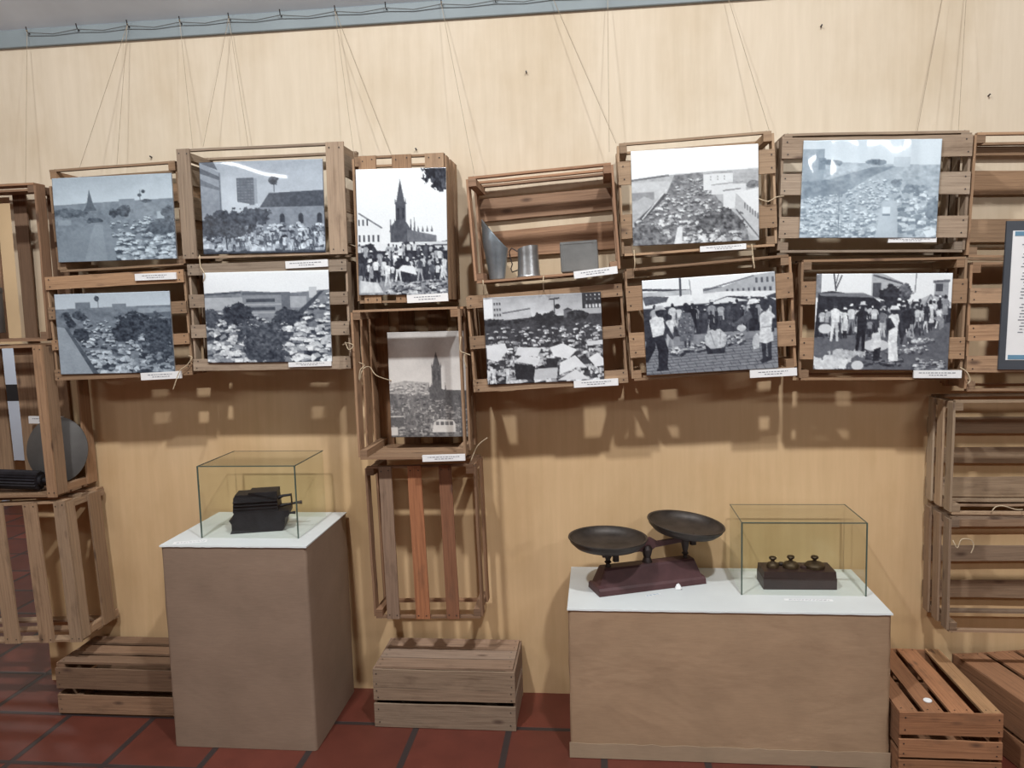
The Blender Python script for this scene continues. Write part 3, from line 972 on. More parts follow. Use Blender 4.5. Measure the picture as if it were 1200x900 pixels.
def pic_bushes():
    p = Pic(LW, LH, 4)
    p.grad(0, 0.26, 0.96, 0.93)
    p.poly([(0, 0.24), (0.3, 0.21), (0.7, 0.24), (1, 0.21), (1, 1), (0, 1)], 0.42, 0.1)
    p.rect(0, 0.28, 0.31, 0.42, 0.66, 0.06); p.line(0, 0.245, 0.3, 0.225, 0.012, 0.25)
    p.rect(0.31, 0.23, 0.62, 0.50, 0.50, 0.04); p.rect(0.31, 0.23, 0.62, 0.26, 0.3); p.rect(0.62, 0.23, 0.69, 0.5, 0.35)
    for y in (0.30, 0.39):
        p.rect(0.34, y, 0.57, y + 0.035, 0.2); p.rect(0.31, y + 0.055, 0.62, y + 0.065, 0.75)
    p.rect(0.69, 0.28, 0.82, 0.4, 0.62, 0.06); p.rect(0.84, 0.18, 0.9, 0.3, 0.75)
    p.stalls([(0, 0.42), (0.35, 0.42), (0.5, 0.55), (0.72, 0.5), (0.95, 0.25), (1, 0.25), (1, 1), (0, 1)], 330, 0.012, 0.042, 0.08, 0.95)
    p.poly([(0.93, 0.22), (0.96, 0.22), (0.78, 0.48), (0.70, 0.5)], 0.18)
    p.tree(0.25, 0.47, 0.14, 0.13, 0.11); p.tree(0.66, 0.5, 0.11, 0.1, 0.16); p.tree(0.05, 0.5, 0.08, 0.1, 0.2)
    p.tree(0.46, 0.72, 0.20, 0.19, 0.24, 0.16); p.tree(0.5, 0.9, 0.18, 0.12, 0.2)
    return p.out((20, 28, 42), (244, 250, 253), 0.95)


def church(p, x, top, tw, ty, by, v, nave_to=None):
    p.poly([(x, top), (x + tw * 0.42, ty), (x - tw * 0.42, ty)], v, 0.04)
    p.rect(x - tw / 2, ty, x + tw / 2, by, v, 0.05)
    p.poly([(x - tw * 0.55, ty + 0.01), (x - tw * 0.5, ty - 0.04), (x - tw * 0.4, ty + 0.01)], v)
    p.poly([(x + tw * 0.55, ty + 0.01), (x + tw * 0.5, ty - 0.04), (x + tw * 0.4, ty + 0.01)], v)
    p.windows(x - tw / 2, ty + 0.03, x + tw / 2, ty + 0.14, 2, 1, v * 0.5, 0.45, 0.8)


def pic_church_day():
    p = Pic(120, 164, 5)
    p.grad(0, 0.6, 0.97, 0.95)
    p.tree(0.9, 0.05, 0.17, 0.10, 0.1, 0.2); p.tree(0.95, 0.13, 0.1, 0.06, 0.12, 0.2)
    church(p, 0.49, 0.085, 0.115, 0.27, 0.58, 0.27)
    p.poly([(0.37, 0.58), (0.37, 0.46), (0.44, 0.40), (0.55, 0.42), (0.60, 0.48), (0.60, 0.58)], 0.27, 0.08)
    for x in (0.375, 0.42, 0.60, 0.64, 0.68, 0.73, 0.78, 0.83):
        p.poly([(x - 0.012, 0.5), (x, 0.5 - (0.12 if x < 0.66 else 0.05)), (x + 0.012, 0.5)], 0.3)
    p.poly([(0.56, 0.48), (0.88, 0.53), (0.88, 0.58), (0.56, 0.58)], 0.42, 0.08)
    p.poly([(0, 0.36), (0.04, 0.345), (0.27, 0.46), (0.27, 0.6), (0, 0.6)], 0.93); p.line(0.02, 0.345, 0.28, 0.465, 0.006, 0.45)
    p.windows(0.0, 0.39, 0.14, 0.45, 3, 1, 0.2, 0.35, 0.8); p.windows(0.0, 0.51, 0.26, 0.58, 5, 1, 0.25, 0.4, 0.8)
    p.poly([(0, 0.62), (0.08, 0.60), (0.14, 0.585), (0.3, 0.62), (0.55, 0.575), (0.6, 0.60), (1, 0.57), (1, 0.9), (0, 0.9)], 0.12, 0.1, 30)
    p.poly([(0.18, 0.60), (0.50, 0.575), (0.54, 0.61), (0.40, 0.645), (0.22, 0.645)], 0.92); p.poly([(0.64, 0.585), (1, 0.575), (1, 0.60), (0.62, 0.605)], 0.85)
    p.poly([(0, 0.625), (0.15, 0.62), (0.17, 0.65), (0, 0.66)], 0.85); p.poly([(0.86, 0.61), (1, 0.61), (1, 0.65), (0.84, 0.645)], 0.8)
    p.poly([(0, 0.84), (0.3, 0.86), (0.55, 0.9), (1, 0.86), (1, 1), (0, 1)], 0.55, 0.2)
    p.crowd([(0, 0.72), (1, 0.70), (1, 0.92), (0, 0.92)], 75, 0.12, 0.18, 0.06, 0.95)
    p.figure(0.33, 0.93, 0.2, 0.9, 0.85, 0.1); p.figure(0.2, 0.9, 0.2, 0.88, 0.1, 0.08); p.figure(0.55, 0.9, 0.2, 0.12, 0.1, 0.9, 0.92); p.figure(0.96, 0.85, 0.16, 0.85, 0.8, 0.1)
    p.poly([(0.44, 0.80), (0.5, 0.76), (0.62, 0.77), (0.66, 0.84)], 0.93)
    p.stalls([(0.35, 0.92), (1, 0.86), (1, 1), (0.3, 1)], 110, 0.018, 0.034, 0.06, 0.85)
    p.poly([(0.02, 0.88), (0.22, 0.9), (0.28, 0.98), (0.02, 0.98)], 0.85, 0.1)
    return p.out((16, 20, 32), (244, 250, 253), 1.0)


def pic_church_dusk():
    p = Pic(124, 164, 6)
    p.grad(0, 0.62, 0.60, 0.80, 0.10)
    p.poly([(0, 0.49), (0.2, 0.46), (0.5, 0.48), (0.55, 1), (0, 1)], 0.5, 0.2, 24)
    p.poly([(0, 0.58), (1, 0.6), (1, 1), (0, 1)], 0.20, 0.16, 26)
    church(p, 0.595, 0.19, 0.115, 0.33, 0.66, 0.13)
    p.poly([(0.50, 0.53), (0.54, 0.50), (0.68, 0.55), (1, 0.56), (1, 0.74), (0.50, 0.66)], 0.12, 0.03)
    for x in (0.495, 0.525, 0.54, 0.70):
        p.poly([(x - 0.012, 0.57), (x, 0.48), (x + 0.012, 0.57)], 0.14)
    p.stalls([(0.02, 0.48), (0.48, 0.48), (0.48, 0.6), (0.02, 0.6)], 70, 0.016, 0.026, 0.2, 0.72)
    p.stalls([(0, 0.6), (0.5, 0.62), (1, 0.7), (1, 0.98), (0, 0.98)], 240, 0.014, 0.03, 0.08, 0.5)
    p.crowd([(0, 0.7), (1, 0.74), (1, 0.97), (0, 0.97)], 70, 0.05, 0.08, 0.08, 0.6)
    p.rect(0, 0.80, 0.17, 0.88, 0.14); p.line(0, 0.80, 0.17, 0.80, 0.006, 0.6); p.rect(0, 0.9, 0.09, 0.98, 0.72)
    p.poly([(0.52, 0.95), (0.54, 0.86), (0.6, 0.83), (0.78, 0.835), (0.81, 0.87), (0.81, 0.95)], 0.74, 0.04)
    p.windows(0.56, 0.85, 0.79, 0.885, 4, 1, 0.18, 0.75, 1); p.line(0.88, 0.6, 0.89, 1, 0.006, 0.08)
    return p.out((48, 47, 50), (252, 247, 240), 0.72)


def pic_tents():
    p = Pic(LW, LH, 7)
    p.grad(0, 0.34, 0.58, 0.82, 0.18)
    p.poly([(0, 0.26), (0.4, 0.25), (1, 0.24), (1, 1), (0, 1)], 0.16, 0.1, 30)
    p.rect(0, 0.02, 0.08, 0.24, 0.93); p.poly([(0.08, 0.02), (0.16, 0.06), (0.16, 0.24), (0.08, 0.24)], 0.72); p.windows(0.085, 0.05, 0.155, 0.24, 3, 3, 0.25, 0.6, 0.45)
    p.poly([(0.17, 0.19), (0.3, 0.14), (0.4, 0.16), (0.41, 0.25), (0.17, 0.27)], 0.75, 0.05); p.line(0.16, 0.19, 0.4, 0.15, 0.008, 0.35)
    p.rect(0.84, 0, 1, 0.18, 0.10, 0.03); p.windows(0.86, 0.01, 1, 0.1, 4, 2, 0.7, 0.3, 0.3); p.windows(0.86, 0.13, 1, 0.18, 5, 1, 0.85, 0.6, 0.8)
    p.rect(0.68, 0.18, 0.75, 0.27, 0.35); p.poly([(0.67, 0.19), (0.715, 0.16), (0.76, 0.19)], 0.2)
    p.tree(0.55, 0.29, 0.14, 0.09, 0.07, 0.05); p.tree(0.8, 0.25, 0.1, 0.05, 0.08); p.tree(0.06, 0.29, 0.1, 0.05, 0.1); p.tree(0.25, 0.29, 0.12, 0.03, 0.1)
    p.line(0.605, 0.05, 0.605, 0.26, 0.006, 0.1); p.line(0.56, 0.06, 0.65, 0.05, 0.008, 0.12); p.tree(0.63, 0.14, 0.025, 0.03, 0.1)
    p.stalls([(0.02, 0.36), (0.98, 0.33), (1, 1), (0, 1)], 270, 0.014, 0.045, 0.07, 0.9)
    p.crowd([(0, 0.5), (1, 0.45), (1, 0.98), (0, 0.98)], 110, 0.05, 0.10, 0.05, 0.85)
    for q, v in (([(0.01, 0.55), (0.17, 0.53), (0.19, 0.62), (0.10, 0.74), (0.01, 0.70)], 0.9), ([(0.28, 0.58), (0.48, 0.60), (0.44, 0.70), (0.25, 0.67)], 0.88),
                 ([(0.24, 0.74), (0.32, 0.67), (0.46, 0.72), (0.44, 0.80)], 0.9), ([(0.55, 0.60), (0.66, 0.56), (0.78, 0.64), (0.70, 0.74), (0.58, 0.70)], 0.92),
                 ([(0.62, 0.92), (0.63, 0.78), (0.76, 0.70), (0.86, 0.85), (0.78, 0.83)], 0.9), ([(0.60, 0.98), (0.76, 0.86), (0.88, 0.98)], 0.88),
                 ([(0.40, 0.84), (0.61, 0.83), (0.60, 0.95), (0.40, 0.96)], 0.78), ([(0.87, 0.74), (0.95, 0.68), (1.0, 0.75), (1.0, 0.83), (0.93, 0.84)], 0.9), ([(0.86, 0.55), (1, 0.54), (1, 0.59), (0.87, 0.6)], 0.85)):
        p.poly(q, v, 0.04, 12)
    p.poly([(0.24, 0.76), (0.42, 0.81), (0.40, 0.96), (0.25, 0.95)], 0.07, 0.04); p.poly([(0.52, 0.72), (0.62, 0.73), (0.6, 0.83), (0.51, 0.82)], 0.08)
    p.figure(0.06, 0.99, 0.2, 0.85, 0.85, 0.15); p.figure(0.18, 0.99, 0.2, 0.88, 0.8, 0.1); p.figure(0.02, 0.99, 0.18, 0.8, 0.7, 0.12); p.figure(0.89, 0.98, 0.12, 0.85, 0.5, 0.1)
    return p.out((20, 20, 26), (240, 244, 247), 1.0)


def pic_avenue():
    p = Pic(LW, LH, 8)
    p.grad(0, 0.3, 0.96, 0.92)
    p.poly([(0, 0.30), (0.3, 0.27), (0.6, 0.26), (1, 0.25), (1, 1), (0, 1)], 0.62, 0.12, 30)
    p.line(0, 0.31, 0.3, 0.275, 0.01, 0.3); p.rect(0, 0.33, 0.33, 0.50, 0.72, 0.06); p.rect(0, 0.44, 0.18, 0.52, 0.45, 0.05)
    p.poly([(0, 0.56), (0.1, 0.48), (0.2, 0.54), (0, 0.68)], 0.62, 0.05)
    p.poly([(0.34, 0.28), (0.56, 0.26), (0.68, 0.55), (0.9, 0.8), (0.92, 1), (0, 1), (0, 0.76), (0.28, 0.46)], 0.38, 0.22, 40)
    p.stalls([(0.36, 0.3), (0.54, 0.3), (0.68, 0.6), (0.85, 0.8), (0.8, 1), (0, 1), (0, 0.78), (0.28, 0.5)], 330, 0.008, 0.028, 0.14, 0.85)
    p.poly([(0.26, 0.46), (0.29, 0.47), (0.10, 0.72), (0.05, 0.72)], 0.15); p.line(0.28, 0.42, 0.08, 0.72, 0.006, 0.8)
    p.rect(0.57, 0.27, 0.80, 0.45, 0.84, 0.03); p.line(0.57, 0.28, 0.8, 0.275, 0.006, 0.5); p.windows(0.6, 0.3, 0.76, 0.36, 3, 2, 0.3, 0.1, 0.5)
    p.rect(0.63, 0.40, 0.90, 0.50, 0.82, 0.03); p.line(0.63, 0.40, 0.88, 0.38, 0.006, 0.5); p.rect(0.72, 0.46, 0.82, 0.65, 0.83, 0.03); p.line(0.72, 0.465, 0.86, 0.45, 0.006, 0.35)
    p.tree(0.95, 0.41, 0.06, 0.035, 0.3); p.rect(0.9, 0.27, 1, 0.36, 0.6, 0.12)
    p.poly([(0.82, 0.49), (1, 0.45), (1, 0.75)], 0.86); p.poly([(0.82, 0.50), (1, 0.74), (1, 0.98), (0.93, 0.93), (0.81, 0.66)], 0.68, 0.04)
    for i in range(6):
        x = 0.89 + i * 0.02
        p.line(x, 0.60 + i * 0.022, x, 0.66 + i * 0.022, 0.006, 0.25)
    p.line(0.82, 0.66, 1, 0.97, 0.008, 0.3)
    p.tree(0.7, 0.8, 0.18, 0.16, 0.20, 0.2); p.tree(0.1, 0.9, 0.16, 0.14, 0.28, 0.2)
    p.stalls([(0.6, 0.86), (0.84, 0.84), (0.84, 1), (0.6, 1)], 24, 0.02, 0.03, 0.1, 0.8)
    p.poly([(0.36, 0.82), (0.40, 0.82), (0.39, 1), (0.33, 1)], 0.85, 0.06)
    return p.out((34, 35, 40), (244, 249, 251), 0.88)


def pic_cobbles():
    p = Pic(LW, LH, 9)
    p.grad(0, 0.4, 0.96, 0.94)
    p.line(0, 0.10, 0.36, 0.14, 0.012, 0.2); p.rect(0, 0.13, 0.36, 0.18, 0.75, 0.1); p.poly([(0.46, 0.13), (0.60, 0.12), (0.6, 0.16), (0.46, 0.18)], 0.35)
    p.poly([(0.46, 0.16), (0.62, 0.12), (0.82, 0.03), (1, 0.0), (1, 0.24), (0.46, 0.22)], 0.68, 0.05)
    p.windows(0.62, 0.14, 0.98, 0.22, 9, 1, 0.25, 0.4, 0.7); p.windows(0.84, 0.04, 1, 0.12, 4, 1, 0.3, 0.4, 0.7); p.line(0.46, 0.15, 0.84, 0.03, 0.006, 0.35)
    p.line(0.29, 0.0, 0.29, 0.38, 0.012, 0.25); p.line(0.36, 0.03, 0.37, 0.2, 0.004, 0.4)
    p.poly([(0, 0.21), (0.3, 0.19), (0.62, 0.17), (1, 0.2), (1, 0.32), (0, 0.34)], 0.93, 0.04)
    p.poly([(0.0, 0.30), (0.5, 0.28), (0.64, 0.22), (0.95, 0.26), (1, 0.3), (1, 0.62), (0, 0.66)], 0.16, 0.1)
    p.poly([(0.46, 0.30), (0.64, 0.23), (0.8, 0.28)], 0.9); p.poly([(0.92, 0.25), (1, 0.22), (1, 0.28)], 0.2)
    p.poly([(0, 0.18), (0.05, 0.17), (0.2, 0.19), (0.18, 0.24), (0.02, 0.27)], 0.28, 0.1)
    p.poly([(0, 0.64), (0.3, 0.6), (1, 0.58), (1, 1), (0, 1)], 0.50, 0.06)
    for i in range(10):
        y = 0.70 + 0.30 * (i / 10) ** 1.1
        p.line(0, y + 0.02, 1, y - 0.03, 0.004, 0.28)
    for i in range(26):
        x = -0.3 + i * 0.065
        for j in range(5):
            y0 = 0.70 + j * 0.062
            p.line(x + j * 0.02 + (j % 2) * 0.03, y0, x + j * 0.02 + (j % 2) * 0.03 + 0.02, y0 + 0.055, 0.004, 0.3)
    p.crowd([(0.04, 0.52), (0.96, 0.52), (0.96, 0.60), (0.04, 0.62)], 46, 0.24, 0.30, 0.07, 0.85)
    p.poly([(0.30, 0.62), (1, 0.60), (1, 0.66), (0.3, 0.68)], 0.52, 0.08)
    p.stalls([(0.20, 0.72), (0.48, 0.66), (0.46, 0.76), (0.2, 0.79)], 40, 0.012, 0.018, 0.12, 0.88)
    p.stalls([(0.60, 0.62), (0.74, 0.62), (0.76, 0.70), (0.6, 0.73)], 34, 0.012, 0.018, 0.12, 0.9)
    p.local([(0.29, 0.37), (0.36, 0.37), (0.385, 0.5), (0.37, 0.66), (0.27, 0.66), (0.255, 0.5)], 0.36)
    for k in range(40):
        p.blob(p.r.uniform(0.265, 0.372), p.r.uniform(0.4, 0.65), 0.006, 0.008, 0.6 if k % 2 else 0.2)
    p.blob(0.325, 0.31, 0.026, 0.05, 0.12); p.line(0.31, 0.66, 0.31, 0.73, 0.012, 0.15); p.line(0.34, 0.66, 0.34, 0.72, 0.012, 0.15)
    p.figure(0.19, 0.75, 0.38, 0.85, 0.7, 0.15, None, 0.05)
    p.local([(0.46, 0.62), (0.50, 0.56), (0.575, 0.555), (0.62, 0.62), (0.615, 0.73), (0.56, 0.77), (0.48, 0.76), (0.455, 0.69)], 0.74)
    p.line(0.5, 0.58, 0.53, 0.72, 0.004, 0.5); p.line(0.58, 0.58, 0.57, 0.72, 0.004, 0.52); p.blob(0.535, 0.53, 0.022, 0.04, 0.12)
    p.local([(0.455, 0.7), (0.5, 0.76), (0.6, 0.75), (0.615, 0.72), (0.6, 0.81), (0.47, 0.81)], 0.12)
    # walking man at the left
    p.local([(0.02, 0.60), (0.09, 0.58), (0.08, 0.72), (0.02, 0.86), (-0.02, 0.86)], 0.08)
    p.local([(0.07, 0.57), (0.145, 0.56), (0.18, 0.75), (0.165, 0.93), (0.095, 0.94), (0.10, 0.75)], 0.09)
    p.local([(0.045, 0.42), (0.09, 0.385), (0.15, 0.40), (0.165, 0.47), (0.145, 0.58), (0.065, 0.60)], 0.86)
    p.local([(0.15, 0.42), (0.185, 0.5), (0.225, 0.62), (0.21, 0.64), (0.165, 0.55)], 0.16)
    p.blob(0.125, 0.335, 0.034, 0.062, 0.12); p.local([(0.085, 0.33), (0.095, 0.275), (0.15, 0.275), (0.175, 0.32), (0.13, 0.315)], 0.72)
    p.local([(0.085, 0.93), (0.17, 0.92), (0.175, 0.955), (0.08, 0.96)], 0.1)
    # man in a white hat reaching out
    p.local([(0.79, 0.36), (0.86, 0.36), (0.87, 0.60), (0.79, 0.60)], 0.09); p.local([(0.80, 0.38), (0.70, 0.49), (0.66, 0.51), (0.67, 0.54), (0.73, 0.53), (0.82, 0.46)], 0.3)
    p.blob(0.825, 0.335, 0.024, 0.045, 0.1); p.local([(0.78, 0.325), (0.80, 0.27), (0.85, 0.265), (0.875, 0.31)], 0.93); p.blob(0.735, 0.56, 0.035, 0.035, 0.8)
    # woman in a light dress at the right
    p.local([(0.875, 0.70), (0.915, 0.70), (0.91, 0.90), (0.885, 0.90)], 0.12); p.local([(0.92, 0.69), (0.955, 0.69), (0.95, 0.88), (0.925, 0.88)], 0.1)
    p.local([(0.86, 0.91), (0.90, 0.87), (0.955, 0.87), (0.95, 0.91), (0.88, 0.94)], 0.1)
    p.local([(0.875, 0.44), (0.905, 0.405), (0.955, 0.405), (0.975, 0.44), (0.965, 0.56), (0.968, 0.71), (0.91, 0.735), (0.86, 0.715), (0.872, 0.58)], 0.84)
    p.line(0.88, 0.57, 0.965, 0.56, 0.006, 0.6); p.local([(0.955, 0.41), (0.985, 0.45), (0.985, 0.49), (0.962, 0.5)], 0.82)
    p.local([(0.965, 0.48), (0.985, 0.48), (0.975, 0.62), (0.955, 0.62)], 0.12); p.blob(0.915, 0.335, 0.036, 0.065, 0.13)
    p.local([(0.82, 0.66), (0.85, 0.62), (0.865, 0.66), (0.86, 0.78), (0.82, 0.79), (0.81, 0.72)], 0.74)
    return p.out((18, 22, 34), (244, 250, 253), 1.0)


def pic_blue_crowd():
    p = Pic(LW, LH, 10)
    p.grad(0, 0.3, 0.80, 0.86)
    p.poly([(0, 0.24), (0.2, 0.22), (0.6, 0.25), (1, 0.26), (1, 1), (0, 1)], 0.60, 0.15, 36)
    p.rect(0, 0.09, 0.16, 0.42, 0.48, 0.05); p.rect(0.12, 0.18, 0.17, 0.3, 0.35); p.rect(0.66, 0.18, 0.78, 0.28, 0.72)
    p.poly([(0, 0.42), (0.2, 0.40), (0.5, 0.28), (0.68, 0.27), (0.5, 0.38), (0.3, 0.56), (0, 0.60)], 0.38, 0.12, 30)
    p.tree(0.22, 0.23, 0.08, 0.03, 0.3); p.tree(0.55, 0.23, 0.08, 0.03, 0.3)
    p.stalls([(0, 0.58), (0.3, 0.55), (0.6, 0.33), (0.75, 0.4), (0.56, 0.75), (0.54, 1), (0, 1)], 430, 0.007, 0.02, 0.30, 0.92)
    p.stalls([(0.66, 0.5), (0.85, 0.45), (1, 0.6), (1, 1), (0.72, 1)], 90, 0.018, 0.035, 0.28, 0.9)
    p.poly([(0.60, 0.62), (0.70, 0.62), (0.72, 1), (0.55, 1)], 0.66, 0.02); p.rect(0.60, 0.68, 0.655, 0.75, 0.88); p.rect(0.60, 0.75, 0.655, 0.77, 0.3)
    p.tree(0.97, 0.7, 0.06, 0.12, 0.32); p.tree(0.69, 0.44, 0.04, 0.04, 0.3); p.tree(0.83, 0.5, 0.1, 0.05, 0.4, 0.2); p.line(0.28, 0.5, 0.285, 1, 0.005, 0.3)
    p.poly([(0.9, 0.93), (0.98, 0.9), (1, 0.96), (0.93, 0.99)], 0.9)
    return p.out((46, 64, 82), (230, 244, 252), 0.82)


def pic_market_tent():
    p = Pic(LW, LH, 11)
    p.grad(0, 0.5, 0.95, 0.93)
    p.rect(0, 0.0, 0.04, 0.25, 0.5, 0.15)
    p.line(0.15, 0.18, 0.13, 0.0, 0.008, 0.2); p.line(0.15, 0.16, 0.19, 0.02, 0.007, 0.2); p.line(0.145, 0.12, 0.165, 0.0, 0.005, 0.25); p.line(0.735, 0, 0.73, 0.2, 0.005, 0.4)
    p.poly([(0.41, 0.0), (0.48, 0.0), (0.64, 0.10), (0.64, 0.28), (0.41, 0.26)], 0.68, 0.05); p.rect(0.42, 0.10, 0.48, 0.25, 0.25); p.line(0.42, 0.02, 0.64, 0.11, 0.01, 0.3)
    p.tree(0.56, 0.22, 0.09, 0.10, 0.09, 0.08); p.tree(0.66, 0.2, 0.05, 0.09, 0.25, 0.25)
    p.rect(0.87, 0.09, 0.97, 0.27, 0.6, 0.06); p.rect(0.88, 0.11, 0.93, 0.19, 0.2); p.line(0.86, 0.09, 0.98, 0.08, 0.012, 0.3); p.line(0.87, 0.23, 0.97, 0.25, 0.012, 0.3)
    p.poly([(0.02, 0.20), (0.12, 0.18), (0.42, 0.24), (0.48, 0.30), (0.48, 0.62), (0, 0.66)], 0.09, 0.05); p.poly([(0.02, 0.20), (0.35, 0.2), (0.45, 0.25), (0.04, 0.23)], 0.45)
    p.poly([(0.48, 0.28), (0.7, 0.3), (1, 0.36), (1, 0.62), (0.48, 0.66)], 0.14, 0.1)
    p.poly([(0.68, 0.30), (0.78, 0.26), (0.845, 0.22), (0.9, 0.25), (1.0, 0.30), (1, 0.34), (0.86, 0.37), (0.72, 0.37)], 0.72, 0.08)
    p.line(0.845, 0.22, 0.79, 0.37, 0.006, 0.4); p.line(0.845, 0.22, 0.9, 0.36, 0.006, 0.4)
    p.poly([(0, 0.66), (0.3, 0.64), (0.7, 0.62), (1, 0.5), (1, 1), (0, 1)], 0.34, 0.05)
    p.crowd([(0.06, 0.62), (0.7, 0.58), (0.98, 0.46), (0.98, 0.54), (0.7, 0.68), (0.05, 0.68)], 80, 0.24, 0.30, 0.06, 0.92)
    p.stalls([(0.58, 0.74), (0.84, 0.74), (0.84, 0.82), (0.6, 0.82)], 40, 0.012, 0.022, 0.2, 0.88); p.stalls([(0.72, 0.65), (0.88, 0.66), (0.88, 0.73), (0.7, 0.72)], 30, 0.012, 0.02, 0.2, 0.9)
    p.stalls([(0.76, 0.88), (0.98, 0.9), (0.98, 1), (0.74, 1)], 45, 0.014, 0.02, 0.15, 0.88); p.stalls([(0.36, 0.78), (0.64, 0.82), (0.66, 0.95), (0.36, 0.95)], 45, 0.014, 0.022, 0.08, 0.5)
    p.tree(0.13, 0.92, 0.17, 0.075, 0.86, 0.1); p.tree(0.25, 0.83, 0.14, 0.05, 0.74, 0.14); p.ell(0.33, 0.95, 0.045, 0.05, 0.85); p.ell(0.46, 0.74, 0.10, 0.06, 0.82)
    p.ell(0.08, 0.57, 0.05, 0.05, 0.85)
    p.figure(0.15, 0.70, 0.40, 0.92, 0.86, 0.2, None, 0, False, 0.35); p.figure(0.345, 0.80, 0.50, 0.07, 0.06, 0.1, 0.93, 0.02, False, 0.2); p.figure(0.44, 0.62, 0.30, 0.85, 0.2, 0.12)
    p.figure(0.27, 0.62, 0.3, 0.85, 0.5, 0.1, 0.9); p.figure(0.5, 0.66, 0.3, 0.4, 0.8, 0.12); p.figure(0.41, 0.68, 0.22, 0.55, 0.2, 0.1)
    p.local([(0.555, 0.50), (0.62, 0.50), (0.615, 0.70), (0.63, 0.90), (0.56, 0.91), (0.55, 0.7)], 0.92); p.local([(0.545, 0.44), (0.575, 0.41), (0.615, 0.42), (0.63, 0.5), (0.60, 0.53), (0.55, 0.52)], 0.9)
    p.local([(0.545, 0.46), (0.56, 0.46), (0.60, 0.55), (0.54, 0.6), (0.53, 0.57)], 0.12); p.blob(0.588, 0.385, 0.024, 0.04, 0.1); p.local([(0.55, 0.375), (0.565, 0.33), (0.61, 0.33), (0.63, 0.375)], 0.93)
    p.local([(0.43, 0.62), (0.49, 0.60), (0.50, 0.72), (0.47, 0.80), (0.42, 0.78)], 0.86); p.local([(0.45, 0.78), (0.5, 0.76), (0.49, 0.9), (0.44, 0.9)], 0.08)
    p.figure(0.68, 0.73, 0.42, 0.10, 0.12, 0.12); p.figure(0.82, 0.52, 0.22, 0.12, 0.15, 0.1); p.figure(0.755, 0.56, 0.22, 0.85, 0.6, 0.1); p.local([(0.87, 0.46), (0.91, 0.43), (0.95, 0.47), (0.95, 0.55), (0.92, 0.58), (0.91, 0.5)], 0.55)
    p.figure(0.70, 0.76, 0.2, 0.6, 0.3, 0.5)
    return p.out((20, 23, 34), (244, 250, 253), 1.0)


def photo(label, quad, y, img, warp=0.003, tilt=0.0, seed=0, ripple=0.0, mat=None):
    """a mounted print: a thin board whose front is a fine grid carrying the picture as colour"""
    base, W, H, roll = frame_of(quad, y)
    h, w, _ = img.shape
    rng = np.random.default_rng(seed + 50)
    u = np.linspace(0, 1, w); v = np.linspace(0, 1, h)
    U, V = np.meshgrid(u, v)
    ph = rng.uniform(0, 6.28, 6)
    wv = (np.sin(U * 5.1 + V * 1.3 + ph[0]) + 0.8 * np.sin(V * 6.0 - U * 2.2 + ph[1]) + 0.45 * np.sin(U * 13 + V * 3 + ph[2]) + 0.35 * np.sin(V * 15 - U * 6 + ph[3])) * warp * 0.4
    wv = wv + ripple * (np.sin(U * 24 + V * 2.5 + ph[4]) + 0.6 * np.sin(U * 43 - V * 4 + ph[5]) + 0.25 * np.sin(V * 9 + U * 5))
    wv = wv - wv.max() - 0.0004
    vx = (U - 0.5) * W; vz = (1 - V) * H
    pts = np.stack([vx, wv, vz], -1).reshape(-1, 3)
    nb = len(pts)
    B = 0.003
    back = np.array([[-W / 2, B, H], [W / 2, B, H], [W / 2, B, 0], [-W / 2, B, 0]])
    idx = np.arange(h * w).reshape(h, w)
    quads = np.stack([idx[:-1, :-1], idx[1:, :-1], idx[1:, 1:], idx[:-1, 1:]], -1).reshape(-1, 4).tolist()
    faces = quads
    faces.append([nb, nb + 1, nb + 2, nb + 3])
    faces.append([nb] + idx[0, :].tolist() + [nb + 1])
    faces.append([nb + 3, nb + 2] + idx[-1, ::-1].tolist())
    faces.append([nb, nb + 3] + idx[::-1, 0].tolist())
    faces.append([nb + 2, nb + 1] + idx[:, -1].tolist())
    me = bpy.data.meshes.new('mounted_photograph')
    me.from_pydata(np.concatenate([pts, back]).tolist(), [], faces)
    me.materials.append(mat or PRINT)
    ca = me.color_attributes.new('print', 'FLOAT_COLOR', 'POINT')
    col = np.ones((nb + 4, 4)); col[:nb, :3] = img.reshape(-1, 3); col[nb:, :3] = 0.5
    ca.data.foreach_set('color', col.ravel().astype(np.float32))
    sm = [True] * (len(faces) - 5) + [False] * 5
    me.polygons.foreach_set('use_smooth', sm)
    me.update()
    o = bpy.data.objects.new('mounted_photograph', me)
    COL.objects.link(o)
    o.location = base; o.rotation_euler = (tilt, roll, 0)
    return tag(o, label, 'photograph', 'black-and-white market photographs')


YP = YF - 0.0045
photo('misty blue-grey print of a wide road with a distant church spire', [(63, 209), (203, 203), (206, 303), (67, 308)], YP, pic_road(), 0.003, 0, 1)
photo('blue-grey print of stall roofs beside a pale walkway and round trees', [(67, 345), (202, 341), (202, 436), (69, 439)], YP, pic_walkway(), 0.002, 0, 2)
photo('print of a tower block and an arched hall above a market', [(235, 191), (378, 186), (382, 296), (238, 298)], YP + 0.002, pic_tower(), 0.0035, 0, 3)
photo('print of bushy trees before a low office block under white sky', [(241, 320), (386, 316), (388, 424), (241, 425)], YP, pic_bushes(), 0.002, 0, 4)
photo('upright print of a church spire against white sky over a market crowd', [(416, 199), (522, 196), (526, 345), (422, 346)], YP, pic_church_day(), 0.002, 0, 5)
photo('dim upright print of a dark church silhouette hung inside the deep open crate', [(456, 389), (550, 388), (550, 511), (457, 513)], -0.14, pic_church_dusk(), 0.002, 0, 6, 0.0, PRINT_MATTE)
photo('print of white tent roofs filling a market square with a lamp post', [(566, 349), (704, 342), (708, 445), (572, 451)], YP, pic_tents(), 0.002, 0, 7, 0.0, PRINT_MATTE)
